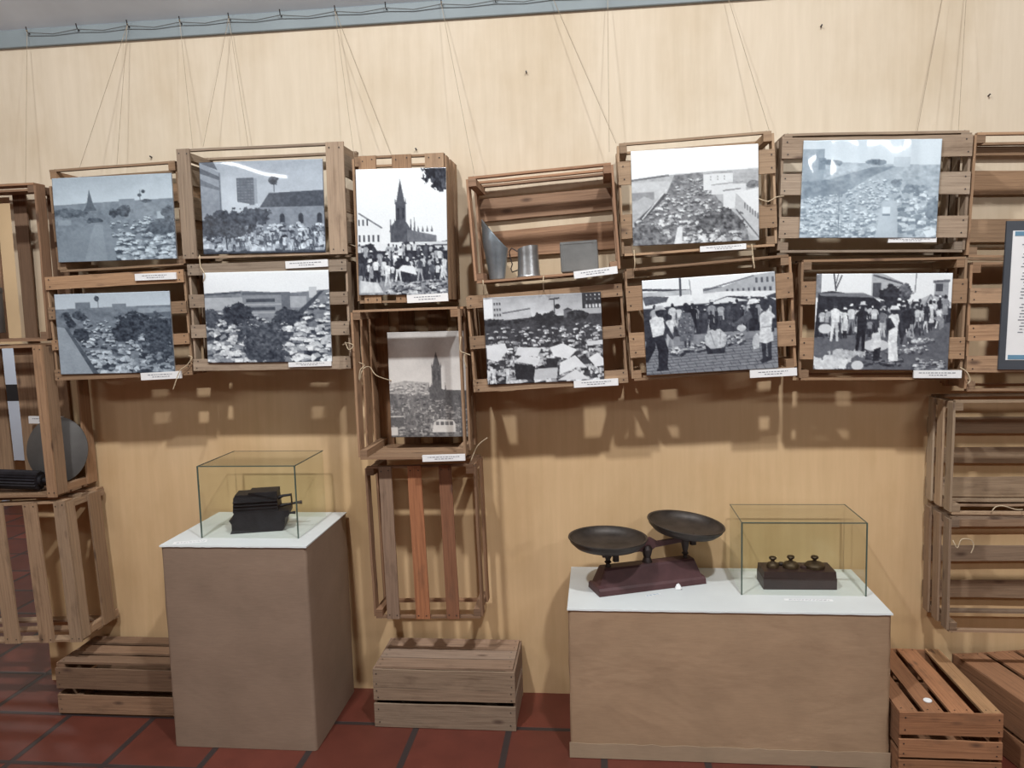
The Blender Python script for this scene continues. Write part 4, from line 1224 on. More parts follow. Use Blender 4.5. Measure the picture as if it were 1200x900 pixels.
photo('pale print of a broad avenue packed with stalls seen from above', [(739, 177), (888, 169), (890, 281), (742, 289)], YP, pic_avenue(), 0.0015, 0, 8, 0.0, PRINT_MATTE)
photo('print of a walking man and a woman in a light dress on cobbles', [(753, 329), (908, 318), (912, 431), (757, 440)], YP, pic_cobbles(), 0.0015, 0, 9)
photo('pale blue shiny print of a dense crowd, streaked with glare', [(940, 165), (1102, 163), (1098, 279), (938, 279)], YP - 0.002, pic_blue_crowd(), 0.003, 0, 10, 0.0010)
photo('print of shoppers and sacks beside a pale market tent', [(956, 321), (1115, 320), (1112, 434), (954, 433)], YP, pic_market_tent(), 0.0015, 0, 11)


# ------------------------------------------------------------------ caption cards
def card(label, quad, y, seed, rows=2, tilt=0.0):
    base, W, H, roll = frame_of(quad, y)
    rng = random.Random(seed)
    root = thing('caption_card', label, 'caption card', base, (tilt, roll, 0), 'white caption cards')
    mb = MB(); mb.box((-W / 2, 0, 0), (W / 2, 0.0085, H))
    mb.build('card', CARD, root)
    mb = MB()
    for r in range(rows):
        z = H * (0.62 - 0.30 * r)
        x = -W * (0.40 if r == 0 else 0.22) * rng.uniform(0.8, 1)
        end = -x * rng.uniform(0.85, 1.0)
        while x < end:
            l = rng.uniform(0.003, 0.011)
            mb.box((x, -0.0006, z), (min(x + l, end + 0.004), 0.0002, z + H * 0.10))
            x += l + 0.003
    mb.build('printed_text', INK, root)
    return root


YC = YF - 0.0088
for lab, q, y in (
        ('caption card above the stone walkway print', [(158, 321), (206, 319), (206, 327), (158, 329)], YC),
        ('caption card under the stone walkway print', [(165, 437), (212, 435), (212, 443), (165, 446)], YC),
        ('caption card under the tower-block print', [(334, 306), (384, 304), (384, 312), (335, 315)], YC),
        ('caption card under the print of bushy trees', [(338, 425), (388, 423), (388, 429), (338, 430)], YC),
        ('caption card under the white-sky church print', [(477, 346), (525, 343), (525, 353), (477, 355)], YC),
        ('caption card on the front edge of the deep open crate', [(495, 534), (545, 532), (545, 540), (495, 541)], -0.306),
        ('tilted caption card before the dull grey tin box', [(672, 318), (723, 312), (724, 320), (673, 327)], -0.27),
        ('caption card under the white tent roofs print', [(672, 447), (724, 443), (725, 452), (673, 454)], YC),
        ('tilted caption card under the pale avenue print', [(820, 289), (874, 285), (875, 292), (821, 295)], YC),
        ('caption card under the cobbled street print', [(879, 434), (934, 431), (934, 440), (879, 443)], YC),
        ('caption card under the pale blue shiny print', [(1041, 279), (1098, 278), (1097, 284), (1041, 284)], YC),
        ('caption card under the market tent print', [(1071, 434), (1127, 434), (1127, 443), (1071, 443)], YC),
        ('caption card in the doorway crate above the grey metal disc', [(33, 488), (74, 488), (73, 497), (34, 496)], -0.06)):
    card(lab, q, y, hash(lab) % 997 if False else len(lab) * 13)

# dark-framed text panel at the right edge
q = [(1178, 259), (1398, 256), (1388, 434), (1172, 433)]
base, W, H, roll = frame_of(q, YF - 0.0085)
root = thing('text_panel', 'tall dark-framed panel of printed text hung on two stacked crates', 'information panel', base, (0, roll, 0))
mb = MB(); mb.box((-W / 2, 0, 0), (W / 2, 0.008, H)); mb.build('backing_board', SLATE, root)
mb = MB(); mb.box((-W / 2 + 0.02, -0.002, H * 0.065), (W / 2 - 0.02, 0.0005, H * 0.935)); mb.build('printed_sheet', CARD, root)
for z0, z1 in ((0.90, 0.93), (0.07, 0.10)):
    simple_box('blue_band', (-W / 2 + 0.026, -0.003, H * z0), (W / 2 - 0.03, -0.0018, H * z1), INK_BLUE, root)
mb = MB(); rng = random.Random(5)
zz = H * 0.86
row = 0
while zz > H * 0.24:
    if row not in (9, 19):
        x = -W / 2 + rng.uniform(0.05, 0.062)
        while x < W / 2 - 0.05:
            l = rng.uniform(0.006, 0.022)
            mb.box((x, -0.0028, zz), (x + l, -0.0018, zz + 0.0034)); x += l + 0.004
    zz -= 0.0102; row += 1
mb.build('printed_text', INK, root)

# ------------------------------------------------------------------ cords and twine
def cord(label, p0, p1, y1, sag=0.0, r=0.0009):
    a = at_y(p0[0], p0[1], TRIM_Y - 0.012); b = at_y(p1[0], p1[1], y1)
    n = min(range(len(nail_x)), key=lambda i: abs(nail_x[i] - a.x))
    if abs(nail_x[n] - a.x) < 0.06:
        a = Vector((nail_x[n], TRIM_Y - 0.013, WIRE_Z + 0.008))
    else:
        a.z = WIRE_Z
    mb = MB()
    pts = []
    for i in range(9):
        t = i / 8
        p = a.lerp(b, t)
        p.z -= sag * math.sin(math.pi * t)
        pts.append(p)
    mb.tube([a + Vector((0.004, -0.002, 0.003)), a + Vector((0, -0.006, 0.004))] + pts[0:1], 0.0018, 6)
    mb.tube(pts, r, 6)
    return tag(mb.build('hanging_cord', CORD), label, 'cord', 'hanging cords above the crates')


for lab, p0, p1, y1 in (
        ('cord from the trim down to the doorway crate', (35, 44), (30, 216), -0.2),
        ('cord slanting from the trim to the left end of the misty road crate', (152, 37), (92, 200), -0.15),
        ('cord dropping steeply from the trim to the middle of the misty road crate', (156, 40), (137, 193), -0.1),
        ('cord from the trim to the left post of the tower-block crate', (213, 31), (226, 174), -0.16),
        ('cord slanting left from the trim to the tower-block crate', (270, 25), (238, 172), -0.12),
        ('nearly plumb cord from the trim to the middle of the tower-block crate', (283, 26), (291, 172), -0.06),
        ('cord from the trim to the gap left of the white-sky church print', (394, 18), (415, 183), -0.12),
        ('cord slanting from the trim to the three-slat church crate', (399, 20), (459, 183), -0.06),
        ('long cord slanting right from the trim to the tin-vessel shelf crate', (518, 11), (556, 204), -0.2),
        ('cord slanting right from the trim to the pale avenue crate', (647, 3), (722, 168), -0.1),
        ('plumb cord from the trim to the pale avenue crate', (712, -2), (714, 178), -0.16),
        ('cord slanting right from the trim to the right end of the pale avenue crate', (845, -8), (902, 155), -0.12),
        ('cord slanting left from the trim to the shiny print crate', (1110, -20), (1075, 154), -0.1),
        ('plumb cord from the trim to the right end of the shiny print crate', (1123, -22), (1123, 155), -0.16)):
    cord(lab, p0, p1, y1)


def twine(label, pts, r=0.0019):
    """pts: photo positions with their distance from the wall"""
    a, b = pts[0], pts[-1]
    pts = [(a[0], a[1], a[2] - 0.03)] + list(pts)
    if 'loose' not in label and 'stub' not in label:
        pts.append((b[0], b[1], b[2] - 0.03))
    P = [at_y(px, py, -d) for px, py, d in pts]
    out = []
    for i in range(len(P) - 1):
        p0, p1, p2, p3 = P[max(i - 1, 0)], P[i], P[i + 1], P[min(i + 2, len(P) - 1)]
        for k in range(4):
            t = k / 4
            out.append(0.5 * ((2 * p1) + (p2 - p0) * t + (2 * p0 - 5 * p1 + 4 * p2 - p3) * t * t + (3 * p1 - p0 - 3 * p2 + p3) * t ** 3))
    out.append(P[-1])
    mb = MB(); mb.tube(out, r, 6)
    return tag(mb.build('twine_tie', TWINE), label, 'twine', 'twine ties between crates')


twine('twine tie from the misty road crate over the top board of the bushy-tree crate', [(234, 300, .23), (235, 312, .241), (240, 322, .24), (238, 330, .232)])
twine('twine tie with a loose tail at the right of the stone walkway print', [(221, 417, .235), (225, 419, .24), (219, 428, .242), (211, 434, .245), (206, 447, .25), (203, 456, .25)])
twine('small twine knot joining the bushy-tree crate to the deep open crate', [(402, 404, .24), (408, 402, .312), (414, 405, .315), (409, 410, .31), (405, 402, .245)])
twine('slack twine loop on the pole-like slat inside the deep open crate', [(421, 425, .27), (427, 428, .26), (422, 434, .27), (421, 446, .27), (425, 433, .25), (433, 430, .2), (441, 440, .2), (458, 446, .145)])
twine('twine wrapped on the right post of the deep open crate beside the tent print crate', [(540, 396, .312), (539, 410, .314), (545, 414, .315), (551, 416, .31), (544, 416, .314), (546, 430, .312)])
twine('twine tie under the tall conical tin scoop', [(566, 329, .268), (566.5, 335, .274), (567, 345, .246), (566, 340, .262)])
twine('twine tie hanging near the middle of the tin-vessel shelf edge', [(637, 324, .266), (636.5, 331, .278), (637, 340, .245)])
twine('twine tie at the lower left of the pale avenue crate', [(743, 294, .234), (743.5, 302, .242), (744, 310, .242), (743, 318, .23)])
twine('twine tie with a hanging tail below the right half of the pale avenue print', [(881, 287, .234), (882, 296, .242), (883, 304, .242), (884, 314, .243), (882, 301, .243)])
twine('twine bridging the pale avenue crate and the shiny print crate', [(890, 233, .236), (900, 236, .243), (910, 231, .245), (918, 230, .242)])
twine('pale loose twine end at the lower right corner of the deep open crate', [(552, 540, .31), (556, 530, .315), (561, 521, .33), (571, 513, .34)])
twine('twine tie at the caption card of the market tent print', [(1126, 431, .236), (1133, 436, .242), (1137, 445, .242), (1134, 450, .24)])
twine('curled twine on the upper edge of the lowest wall crate', [(1162, 600, .245), (1167, 594, .25), (1176, 593, .252), (1190, 597, .252), (1198, 597, .25)])
twine('short dark twine stub hanging in the lowest wall crate', [(1117, 634, .243), (1122, 642, .25), (1127, 632, .25), (1138, 633, .245), (1141, 640, .245), (1138, 648, .245)])

# ------------------------------------------------------------------ plinths
def plinth(label, x0, x1, y0, y1, H, mat, band, seed):
    rng = np.random.default_rng(seed)
    root = thing('display_plinth', label, 'plinth', ((x0 + x1) / 2, (y0 + y1) / 2, 0), (0, 0, 0), 'paper-wrapped display plinths')
    W, D = x1 - x0, y1 - y0
    mb = MB()
    k = 14
    ring = []
    # rounded-corner wrap, slightly uneven like paper over a box
    per = []
    rc = 0.012
    for cx, cy, a0 in ((W / 2 - rc, -D / 2 + rc, -90), (W / 2 - rc, D / 2 - rc, 0), (-W / 2 + rc, D / 2 - rc, 90), (-W / 2 + rc, -D / 2 + rc, 180)):
        for j in range(4):
            a = math.radians(a0 + 30 * j)
            per.append((cx + rc * math.cos(a), cy + rc * math.sin(a)))
    full = []
    for i in range(len(per)):
        p, q_ = per[i], per[(i + 1) % len(per)]
        d = math.hypot(q_[0] - p[0], q_[1] - p[1])
        n = max(1, int(d / 0.05))
        for j in range(n):
            t = j / n
            full.append((p[0] + (q_[0] - p[0]) * t, p[1] + (q_[1] - p[1]) * t))
    m = len(full)
    for j in range(k + 1):
        z = 0.001 + (H - 0.004) * j / k
        for (x, y) in full:
            dz = 0
            s = 1 + (0.0015 * rng.normal() if 0 < j < k else 0)
            mb.v.append(Vector((x * s, y * s, z)))
    for j in range(k):
        for i in range(m):
            i2 = (i + 1) % m
            mb.face((j * m + i, j * m + i2, (j + 1) * m + i2, (j + 1) * m + i))
    mb.face([k * m + i for i in range(m)])
    mb.face([i for i in reversed(range(m))])
    mb.build('paper_wrap', mat, root, smooth=True)
    mb = MB()
    # white top sheet with a slightly ragged lip folded over the front edge
    n = 40
    b0 = len(mb.v)
    for i in range(n + 1):
        x = -W / 2 - 0.002 + (W + 0.004) * i / n
        lip = 0.0045 + 0.0014 * rng.random()
        mb.v += [Vector((x, D / 2, H)), Vector((x, -D / 2 - 0.003, H)), Vector((x, -D / 2 - 0.004, H - lip)), Vector((x, D / 2, H - 0.003))]
    for i in range(n):
        b, c = b0 + 4 * i, b0 + 4 * (i + 1)
        mb.face((b + 1, c + 1, c, b)); mb.face((b + 2, c + 2, c + 1, b + 1)); mb.face((b + 3, c + 3, c + 2, b + 2)); mb.face((b, c, c + 3, b + 3))
    mb.face((b0, b0 + 3, b0 + 2, b0 + 1)); e = b0 + 4 * n; mb.face((e, e + 1, e + 2, e + 3))
    mb.build('white_top', WHITETOP, root)
    if band:
        mb = MB()
        n = 30
        for i in range(n + 1):
            x = -W / 2 - 0.003 + (W + 0.006) * i / n
            h = band + 0.004 * rng.normal() * 0.4
            y = -D / 2 - 0.0035
            mb.v += [Vector((x, y, 0.002)), Vector((x, y, h)), Vector((x, y + 0.002, h)), Vector((x, y + 0.002, 0.002))]
        for i in range(n):
            b, c = 4 * i, 4 * (i + 1)
            mb.face((b, c, c + 1, b + 1)); mb.face((b + 1, c + 1, c + 2, b + 2)); mb.face((b + 2, c + 2, c + 3, b + 3)); mb.face((b + 3, c + 3, c, b))
        mb.face((0, 1, 2, 3)); e = 4 * n; mb.face((e + 3, e + 2, e + 1, e))
        mb.build('paper_skirt', KRAFT_B, root)
    return root


PL_H, PR_H = 0.742, 0.527
plinth('tall kraft-paper plinth with the black iron press in a glass case', -1.534, -1.006, -0.463, -0.02, PL_H, KRAFT_L, 0, 3)
plinth('low wide kraft-paper plinth with the pan scale and boxed weights', -0.115, 0.926, -0.445, -0.02, PR_H, KRAFT_R, 0.055, 4)

# ------------------------------------------------------------------ glass cases
def glass_case(label, x0, x1, y0, y1, z0, h):
    root = thing('glass_case', label, 'glass case', ((x0 + x1) / 2, (y0 + y1) / 2, z0), (0, 0, 0), 'glass display cases')
    W, D = x1 - x0, y1 - y0
    g = 0.004
    z = 0.0005
    simple_box('front_pane', (-W / 2, -D / 2, z), (W / 2, -D / 2 + g, h - g), GLASS, root)
    simple_box('back_pane', (-W / 2, D / 2 - g, z), (W / 2, D / 2, h - g), GLASS, root)
    simple_box('side_pane', (-W / 2, -D / 2 + g, z), (-W / 2 + g, D / 2 - g, h - g), GLASS, root)
    simple_box('side_pane', (W / 2 - g, -D / 2 + g, z), (W / 2, D / 2 - g, h - g), GLASS, root)
    simple_box('top_pane', (-W / 2, -D / 2, h - g), (W / 2, D / 2, h), GLASS, root)
    e = 0.0022
    mb = MB()
    for sx in (-1, 1):
        x = sx * W / 2
        mb.box((x - e, -D / 2 - e, z), (x + e, -D / 2 + e, h))
        mb.box((x - e * 0.6, -D / 2, h - e), (x + e * 0.6, D / 2, h + e * 0.4))
    mb.box((-W / 2, -D / 2 - e, h - e), (W / 2, -D / 2 + e, h + e * 0.4))
    mb.box((-W / 2, D / 2 - e * 0.5, h - e), (W / 2, D / 2 + e * 0.5, h))
    mb.build('green_edge', GLASS_EDGE, root)
    return root


glass_case('clear glass case over the black iron press on the tall plinth', -1.425, -1.066, -0.376, -0.085, PL_H, 0.262)
glass_case('clear glass case over the weight block on the low wide plinth', 0.480, 0.892, -0.297, -0.05, PR_H, 0.256)

# ------------------------------------------------------------------ black iron press (tall plinth)
root = thing('iron_press', 'black cast-iron press with two handle rods inside the glass case on the tall plinth', 'iron press', (-1.262, -0.245, PL_H), (0, 0, math.radians(15)))
mb = MB()
mb.prism([(-0.098, 0.001), (0.086, 0.001), (0.094, 0.012), (0.098, 0.05), (0.112, 0.055), (0.112, 0.075), (-0.082, 0.075), (-0.09, 0.055), (-0.10, 0.05), (-0.092, 0.035), (-0.092, 0.014)],
         (1, 0, 0), (0, 0, 1), (0, 1, 0), (0, -0.062, 0), 0.12)
fix_normals(mb.build('base_block', BLACKIRON, root))
mb = MB()
mb.box((-0.086, -0.056, 0.0755), (0.074, 0.05, 0.130), taper=(0.96, 0.86))
mb.box((-0.078, -0.046, 0.130), (-0.03, 0.040, 0.138)); mb.box((-0.03, -0.046, 0.130), (0.072, 0.040, 0.145))
for z in (0.088, 0.1, 0.112):
    mb.box((-0.084, -0.060, z), (0.072, -0.05, z + 0.004))
mb.build('upper_block', BLACKIRON, root)
mb = MB(); mb.tube([(0.07, -0.02, 0.115), (0.09, -0.02, 0.122), (0.118, -0.02, 0.124)], [0.008, 0.005, 0.0045], 10); mb.build('handle_rod', BLACKIRON, root, smooth=True)
mb = MB(); mb.tube([(0.075, -0.01, 0.082), (0.10, -0.01, 0.086), (0.135, -0.01, 0.090), (0.155, -0.01, 0.091)], [0.006, 0.0045, 0.0045, 0.007], 10); mb.build('handle_rod', BLACKIRON, root, smooth=True)
mb = MB(); mb.tube([(0.118, -0.018, 0.128), (0.119, -0.016, 0.105), (0.118, -0.012, 0.084)], 0.003, 8); mb.build('link_rod', BRASS, root, smooth=True)
mb = MB(); mb.tube([(0.10, -0.03, 0.058), (0.118, -0.03, 0.058), (0.132, -0.03, 0.058)], [0.004, 0.004, 0.006], 10); mb.build('knob', BLACKIRON, root, smooth=True)

# ------------------------------------------------------------------ weights in their block
root = thing('weight_block', 'dark wooden block with sockets for weights inside the glass case on the wide plinth', 'weight block', (0.688, -0.19, PR_H), (0, 0, math.radians(1)))
mb = MB()
mb.box((-0.125, -0.052, 0.001), (0.125, 0.055, 0.040)); mb.box((-0.124, -0.051, 0.0405), (0.124, 0.054, 0.064), taper=(0.985, 0.97))
mb.build('block', DARKWOOD, root)
for x, y, r in ((-0.045, 0.028, 0.012), (0.028, 0.0, 0.016)):
    mb = MB(); mb.lathe([(r, 0.063), (r, 0.068), (r * 0.7, 0.072), (r * 0.5, 0.0722)], 20, mat=Matrix.Translation((x, y, 0)))
    mb.build('plug', DARKWOOD, root, smooth=True)
root_b = root
for lab, x, r, h in (('smallest knobbed brass weight, first in the block', -0.082, 0.021, 0.9), ('middle-sized knobbed brass weight, between its two neighbours in the block', -0.020, 0.027, 1.0), ('largest knobbed brass weight, at the end of the block', 0.062, 0.034, 1.0)):
    w = thing('brass_weight', lab, 'weight', (0.688 + x, -0.192, PR_H + 0.0645), (0, 0, 0), 'weights in the wooden block')
    mb = MB(); mb.lathe([(r, 0.0), (r, 0.010 * h), (r * 0.82, 0.017 * h), (r * 0.45, 0.021 * h), (0.0065, 0.024 * h), (0.0065, 0.026 * h)], 28)
    mb.build('body', BRASS, w, smooth=True)
    mb = MB(); mb.lathe([(0.006, 0.0255 * h), (0.0065, 0.029 * h), (0.0125, 0.034 * h), (0.0135, 0.038 * h), (0.011, 0.042 * h), (0.004, 0.0435 * h)], 24)
    mb.build('knob', BRASS, w, smooth=True)

# ------------------------------------------------------------------ pan scale
yaw = math.radians(21)
root = thing('pan_scale', 'old oxide-red counter scale with two dark round pans', 'scale', (0.163, -0.215, PR_H), (0, 0, yaw))
L = 0.41
mb = MB()
prof = [(-0.055, 0.001), (0.055, 0.001), (0.052, 0.018), (0.046, 0.026), (0.030, 0.082), (0.022, 0.088), (-0.022, 0.088), (-0.030, 0.082), (-0.046, 0.026), (-0.052, 0.018)]
k = len(prof)
secs = [(-L / 2, 0.30, 1.0), (-L / 2, 1, 1.0), (L / 2, 1, 1.0)]
rings = []
for x, top, _ in ((-L / 2, 0.18, 0), (-L / 2 + 0.002, 0.30, 0), (-L / 2 + 0.012, 0.34, 0), (-L / 2 + 0.032, 1.0, 0), (L / 2 - 0.032, 1.0, 0), (L / 2 - 0.012, 0.34, 0), (L / 2 - 0.002, 0.30, 0), (L / 2, 0.18, 0)):
    b = len(mb.v); rings.append(b)
    for (y, z) in prof:
        mb.v.append(Vector((x, y, min(z, 0.001 + 0.087 * top) if z > 0.02 else z)))
for a_, b_ in zip(rings, rings[1:]):
    for i in range(k):
        i2 = (i + 1) % k
        mb.face((a_ + i, a_ + i2, b_ + i2, b_ + i))
mb.face([rings[0] + i for i in reversed(range(k))]); mb.face([rings[-1] + i for i in range(k)])
fix_normals(mb.build('cast_base', IRON_RED, root))
XL, XR = -0.150, 0.150
# centre pivot
mb = MB()
mb.lathe([(0.020, 0.085), (0.017, 0.095), (0.012, 0.105), (0.016, 0.118), (0.020, 0.135), (0.012, 0.148), (0.004, 0.15)], 20, mat=Matrix.Translation((0.0, 0, 0)))
mb.build('centre_pivot', IRON_DARK, root, smooth=True)
# beam, a little higher at the far end
mb = MB()
zl, zr = 0.128, 0.158
mb.prism([(XL - 0.02, zl - 0.006), (-0.03, 0.130), (0.0, 0.120), (0.03, 0.139), (XR + 0.02, zr - 0.008), (XR + 0.02, zr + 0.008), (0.04, 0.160), (0.012, 0.178), (-0.03, 0.162), (XL - 0.02, zl + 0.01)],
         (1, 0, 0), (0, 0, 1), (0, 1, 0), (0, -0.006, 0), 0.012)
fix_normals(mb.build('beam', IRON_RED, root))
for x, z, pz, til in ((XL, zl, 0.168, (0.0, 0.02)), (XR, zr, 0.192, (0.03, 0.13))):
    mb = MB()
    mb.lathe([(0.011, 0.086), (0.009, 0.093), (0.007, 0.098), (0.013, 0.104), (0.008, 0.110), (0.010, 0.118), (0.018, z), (0.034, pz - 0.014)], 18, mat=Matrix.Translation((x, 0, 0)))
    mb.box((x + 0.016, -0.02, z - 0.022), (x + 0.034, -0.004, z + 0.012))
    mb.build('pan_support', IRON_DARK, root, smooth=True)
    R_ = 0.137
    m_ = Matrix.Translation((x, 0, pz)) @ Matrix.Rotation(-yaw, 4, 'Z') @ Matrix.Rotation(til[1], 4, 'Y') @ Matrix.Rotation(til[0], 4, 'X')
    mb = MB()
    mb.lathe([(0.004, -0.016), (R_ * 0.55, -0.014), (R_ * 0.84, -0.005), (R_ * 0.97, 0.012), (R_, 0.023), (R_ + 0.003, 0.025), (R_ + 0.002, 0.028), (R_ - 0.004, 0.026), (R_ * 0.945, 0.013), (R_ * 0.82, -0.0005), (R_ * 0.54, -0.009), (0.004, -0.011)],
             56, mat=m_)
    fix_normals(mb.build('pan', PAN, root, smooth=True))

# ------------------------------------------------------------------ papers on the low plinth
mb = MB(); rng = random.Random(8)
p = at_z(795, 690, PR_H)
for i in range(5):
    for j in range(5):
        mb.v.append(Vector((p.x - 0.012 + 0.006 * i, p.y - 0.012 + 0.006 * j, PR_H + 0.002 + (0.022 if (i, j) == (2, 2) else 0.013 if (i in (1, 2, 3) and j in (1, 2, 3)) else 0) * rng.uniform(0.8, 1.1))))
for i in range(4):
    for j in range(4):
        b = i * 5 + j
        mb.face((b, b + 5, b + 6, b + 1))
mb.face([0, 1, 2, 3, 4, 9, 14, 19, 24, 23, 22, 21, 20, 15, 10, 5])
tag(mb.build('crumpled_paper', CARD), 'tiny crumpled scrap of white paper in front of the pan scale', 'paper scrap')
for lab, a_, b_, w_, m_ in (
        ('pale paper strip lying in front of the weight case', (919, 703), (976, 704), 0.016, 'card'),
        ('faded paper strip lying at the front of the tall plinth', (203, 637), (243, 634), 0.03, 'card'),
        ('small blue-written slip lying before the pan scale', (756, 699), (774, 696), 0.010, 'blue')):
    H_ = PL_H if a_[0] < 400 else PR_H
    A, B = at_z(*a_, H_), at_z(*b_, H_)
    d = (B - A); ln = d.length
    root = thing('paper_strip', lab, 'paper strip', (A + B) / 2, (0, 0, math.atan2(d.y, d.x)), 'loose paper slips on the plinths')
    mb = MB(); mb.box((-ln / 2, -w_ / 2, 0.0006), (ln / 2, w_ / 2, 0.0014)); mb.build('slip', CARD, root)
    mb = MB()
    for r_ in range(2):
        x = -ln * 0.4
        while x < ln * 0.4:
            l = random.uniform(0.004, 0.012); mb.box((x, w_ * (0.1 - 0.3 * r_), 0.0013), (x + l, w_ * (0.1 - 0.3 * r_) + 0.0018, 0.0017)); x += l + 0.004
    mb.build('written_text', INK_BLUE if m_ == 'blue' else INK, root)
p = at_z(1087, 822, 0.226)
mb = MB(); mb.lathe([(0.013, 0.0), (0.0135, 0.003), (0.012, 0.005), (0.004, 0.0052)], 18)
o = tag(mb.build('bottle_cap', CARD, smooth=True), 'small round white cap lying on the reddish crate beside the wide plinth', 'cap'); o.location = (p.x, p.y, 0.2275)

# ------------------------------------------------------------------ tin vessels on the shelf crate
SHELF_Y = -0.16
roll7 = frame_of(Q7, -0.265)[3]


def cut_cone(r0, r1, zl, zr, seg=36, t=0.0015, power=1.0):
    """open tin cone whose rim slants from height zl (left, -x) to zr (right, +x)"""
    mb = MB()
    n = 12
    outer = []
    for rr in (0.0, t):
        for j in range(n + 1):
            for i in range(seg):
                a = 2 * math.pi * i / seg
                c = math.cos(a)
                s = (1 - c) / 2
                top = zr + (zl - zr) * s ** power
                z = top * j / n
                r = r0 + (r1 - r0) * min(1, z / max(zl, zr) * 1.6) - rr
                mb.v.append(Vector((r * c, r * math.sin(a), z)))
    m = (n + 1) * seg
    for j in range(n):
        for i in range(seg):
            i2 = (i + 1) % seg
            mb.face((j * seg + i, j * seg + i2, (j + 1) * seg + i2, (j + 1) * seg + i))
            mb.face((m + j * seg + i2, m + j * seg + i, m + (j + 1) * seg + i, m + (j + 1) * seg + i2))
    for i in range(seg):
        i2 = (i + 1) % seg
        e = n * seg
        mb.face((e + i, e + i2, m + e + i2, m + e + i))
    mb.face([i for i in reversed(range(seg))]); mb.face([m + i for i in range(seg)])
    return mb


def shelf_point(px, py):
    return at_y(px, py, SHELF_Y)


p = shelf_point(583, 327)
root = thing('tin_scoop', 'tall blue-grey tin scoop with a slanting pointed rim', 'scoop', p, (0, roll7 * 0.4, 0), 'tin vessels on the shelf crate')
mb = cut_cone(0.028, 0.047, 0.215, 0.108, power=1.3); mb.build('body', TIN, root, smooth=True)
mb = MB(); mb.tube([(-0.03 * 0 + 0.0, -0.0315, 0.004), (0.002, -0.036, 0.05), (0.003, -0.0425, 0.10)], 0.0014, 6); mb.build('seam', TIN, root)
p = shelf_point(620, 325)
root = thing('tin_mug', 'shiny tin mug with a thin wire handle', 'mug', p, (0, roll7 * 0.4, math.radians(-14)), 'tin vessels on the shelf crate')
mb = cut_cone(0.041, 0.037, 0.098, 0.112, power=2.0); mb.build('body', TIN_MUG, root, smooth=True)
mb = MB(); mb.lathe([(0.0425, 0.001), (0.0435, 0.004), (0.042, 0.007)], 36, cap=False); mb.build('foot_ring', TIN_MUG, root, smooth=True)
mb = MB(); mb.tube([(-0.038, -0.004, 0.094), (-0.06, -0.004, 0.108), (-0.070, -0.004, 0.095), (-0.066, -0.004, 0.07), (-0.060, -0.004, 0.05), (-0.066, -0.004, 0.035), (-0.062, -0.004, 0.022), (-0.04, -0.004, 0.028)], 0.0022, 8)
mb.build('handle', IRON_DARK, root, smooth=True)
p = shelf_point(680, 319)
root = thing('tin_box', 'dull grey square tin box standing behind the tilted caption card', 'tin box', p, (0, roll7 * 0.7, 0), 'tin vessels on the shelf crate')
mb = MB(); mb.box((-0.066, -0.045, 0), (0.066, 0.045, 0.105), taper=(1.0, 0.98)); o = mb.build('body', TIN_DULL, root)
bv = o.modifiers.new('soft_edges', 'BEVEL'); bv.width = 0.006; bv.segments = 3
mb = MB()
for x in (-0.055, 0.055):
    mb.box((x - 0.003, -0.0462, 0.004), (x + 0.003, -0.043, 0.1))
mb.box((-0.064, -0.0455, 0.098), (0.064, 0.0455, 0.1065))
mb.build('lid_rim', TIN_DULL, root)

# ------------------------------------------------------------------ doorway crate contents
p = at_y(66, 566, -0.10)
rootd = thing('metal_disc', 'grey dished metal disc leaning inside the doorway crate', 'metal disc', (p.x + 0.015, -0.115, p.z + 0.004), (math.radians(-8), 0, 0))
mb = MB()
mb.lathe([(0.003, 0.012), (0.09, 0.010), (0.125, 0.0), (0.132, 0.0), (0.132, 0.003), (0.126, 0.004), (0.092, 0.013), (0.003, 0.015)], 48, mat=Matrix.Translation((0, 0, 0.132)) @ Matrix.Rotation(math.pi / 2, 4, 'X'))
fix_normals(mb.build('dish', SHEET, rootd, smooth=True))
mb = MB(); mb.lathe([(0.02, 0.0), (0.02, 0.008), (0.015, 0.011), (0.003, 0.011)], 20, mat=Matrix.Translation((0, -0.012, 0.132)) @ Matrix.Rotation(math.pi / 2, 4, 'X'))
fix_normals(mb.build('hub', SHEET, rootd, smooth=True))
p = at_y(30, 573, -0.20)
rootr = thing('iron_roller', 'black toothed iron roller lying on the doorway crate floor', 'roller', (p.x - 0.04, -0.20, p.z), (0, math.radians(2), 0))
mb = MB()
m_ = Matrix.Translation((0, 0, 0.038)) @ Matrix.Rotation(math.pi / 2, 4, 'Y')
seg = 40
b0 = len(mb.v)
for z in (-0.15, 0.105):
    for i in range(seg):
        r = 0.038 if i % 2 else 0.032
        a = 2 * math.pi * i / seg
        mb.v.append(m_ @ Vector((r * math.cos(a), r * math.sin(a), z)))
for i in range(seg):
    i2 = (i + 1) % seg
    mb.face((b0 + i, b0 + i2, b0 + seg + i2, b0 + seg + i))
mb.face([b0 + i for i in reversed(range(seg))]); mb.face([b0 + seg + i for i in range(seg)])
fix_normals(mb.build('drum', BLACKIRON, rootr))
mb = MB(); mb.lathe([(0.022, 0.104), (0.022, 0.118), (0.012, 0.12), (0.012, 0.14), (0.004, 0.141)], 18, mat=m_); fix_normals(mb.build('axle', BLACKIRON, rootr, smooth=True))
p = at_y(3, 390, -0.10)
rootj = thing('grey_canister', 'dark grey metal canister inside the upright doorway crate', 'canister', (p.x - 0.035, -0.12, p.z), (0, 0, 0))
mb = MB(); mb.lathe([(0.05, 0.0), (0.052, 0.004), (0.052, 0.17), (0.049, 0.176), (0.02, 0.178)], 32); mb.build('body', SHEET, rootj, smooth=True)
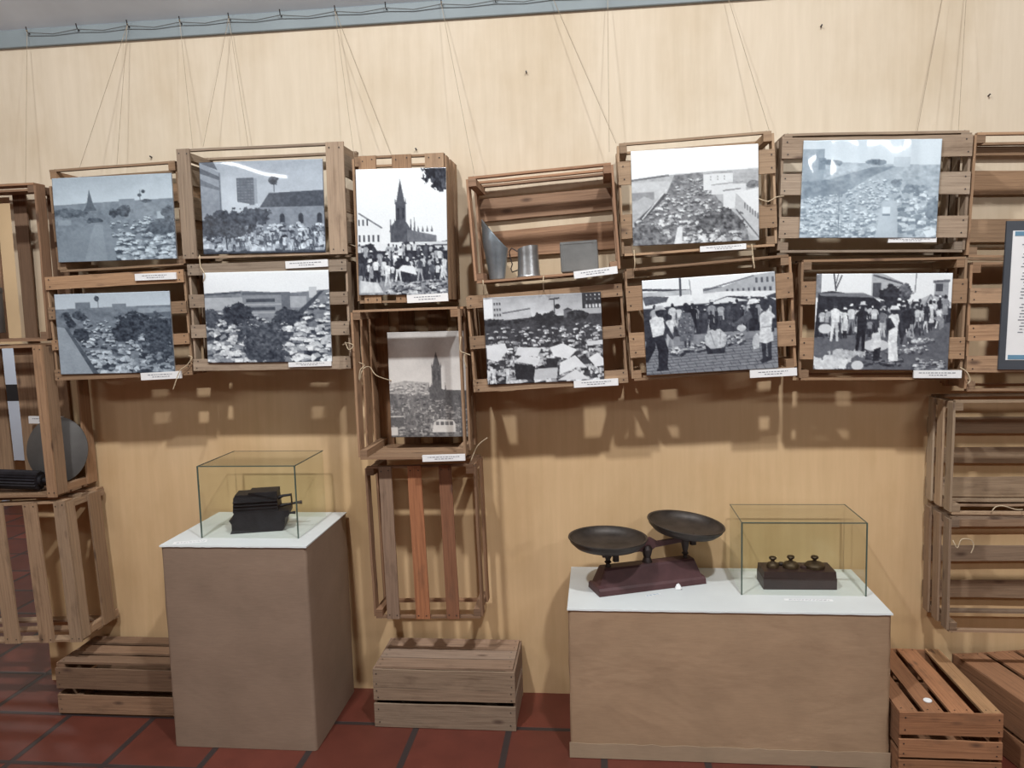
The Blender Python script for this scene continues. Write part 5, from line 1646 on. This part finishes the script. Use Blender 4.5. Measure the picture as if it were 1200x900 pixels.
mb = MB(); mb.lathe([(0.0535, 0.158), (0.0545, 0.162), (0.0545, 0.172), (0.051, 0.1785), (0.004, 0.1795)], 32); mb.build('lid', SHEET, rootj, smooth=True)

# far room: pale blue partition with a black band
root = thing('partition_board', 'pale blue board with a black band in the room beyond the doorway', 'partition', (-4.62, 2.94, 0))
simple_box('lower_board', (-0.30, -0.02, 0.38), (0.30, 0.02, 0.87), PALEBLUE, root)
simple_box('upper_board', (-0.30, -0.02, 1.005), (0.30, 0.02, 1.33), PALEBLUE, root)
simple_box('black_band', (-0.30, -0.021, 0.87), (0.30, 0.021, 1.005), BLACKP, root)
mb = MB()
for x in (-0.28, 0.28):
    mb.box((x - 0.02, -0.019, 0.0), (x + 0.02, 0.019, 0.38))
mb.build('support_frame', PALEBLUE, root)

# ------------------------------------------------------------------ light
def area(name, loc, target, power, sx, sy, col=(1, 1, 1)):
    l = bpy.data.lights.new(name, 'AREA')
    l.shape = 'RECTANGLE'; l.size = sx; l.size_y = sy; l.energy = power; l.color = col
    o = bpy.data.objects.new(name, l); COL.objects.link(o)
    o.location = loc
    o.rotation_euler = (Vector(target) - Vector(loc)).to_track_quat('-Z', 'Y').to_euler()
    return o


COOL = (0.97, 0.99, 1.0)
for x in (-1.15, 0.75):
    area('pendant_lamp', (x, -2.5, 4.15), (x, -2.2, 0.0), 122, 0.15, 0.15, COOL)
area('tube_lamp', (-2.7, -3.0, 2.66), (-1.0, 0.0, 1.2), 17, 1.1, 0.10, COOL)
area('tube_lamp', (1.95, -3.0, 2.58), (0.4, 0.0, 1.2), 19, 0.9, 0.10, COOL)
area('far_room_fill', (-4.4, 1.4, 2.7), (-4.5, 2.4, 0.4), 42, 0.5, 0.5, COOL)  # added fill that brightens the room beyond the doorway, no fixture seen

w = bpy.data.worlds.new('world'); SC.world = w
w.use_nodes = True
w.node_tree.nodes['Background'].inputs[0].default_value = (1.0, 0.62, 0.38, 1)
w.node_tree.nodes['Background'].inputs[1].default_value = 0.14

SC.view_settings.view_transform = 'Standard'
SC.view_settings.look = 'None'
SC.view_settings.exposure = -0.22
SC.view_settings.gamma = 1.0
SC.view_settings.use_curve_mapping = False
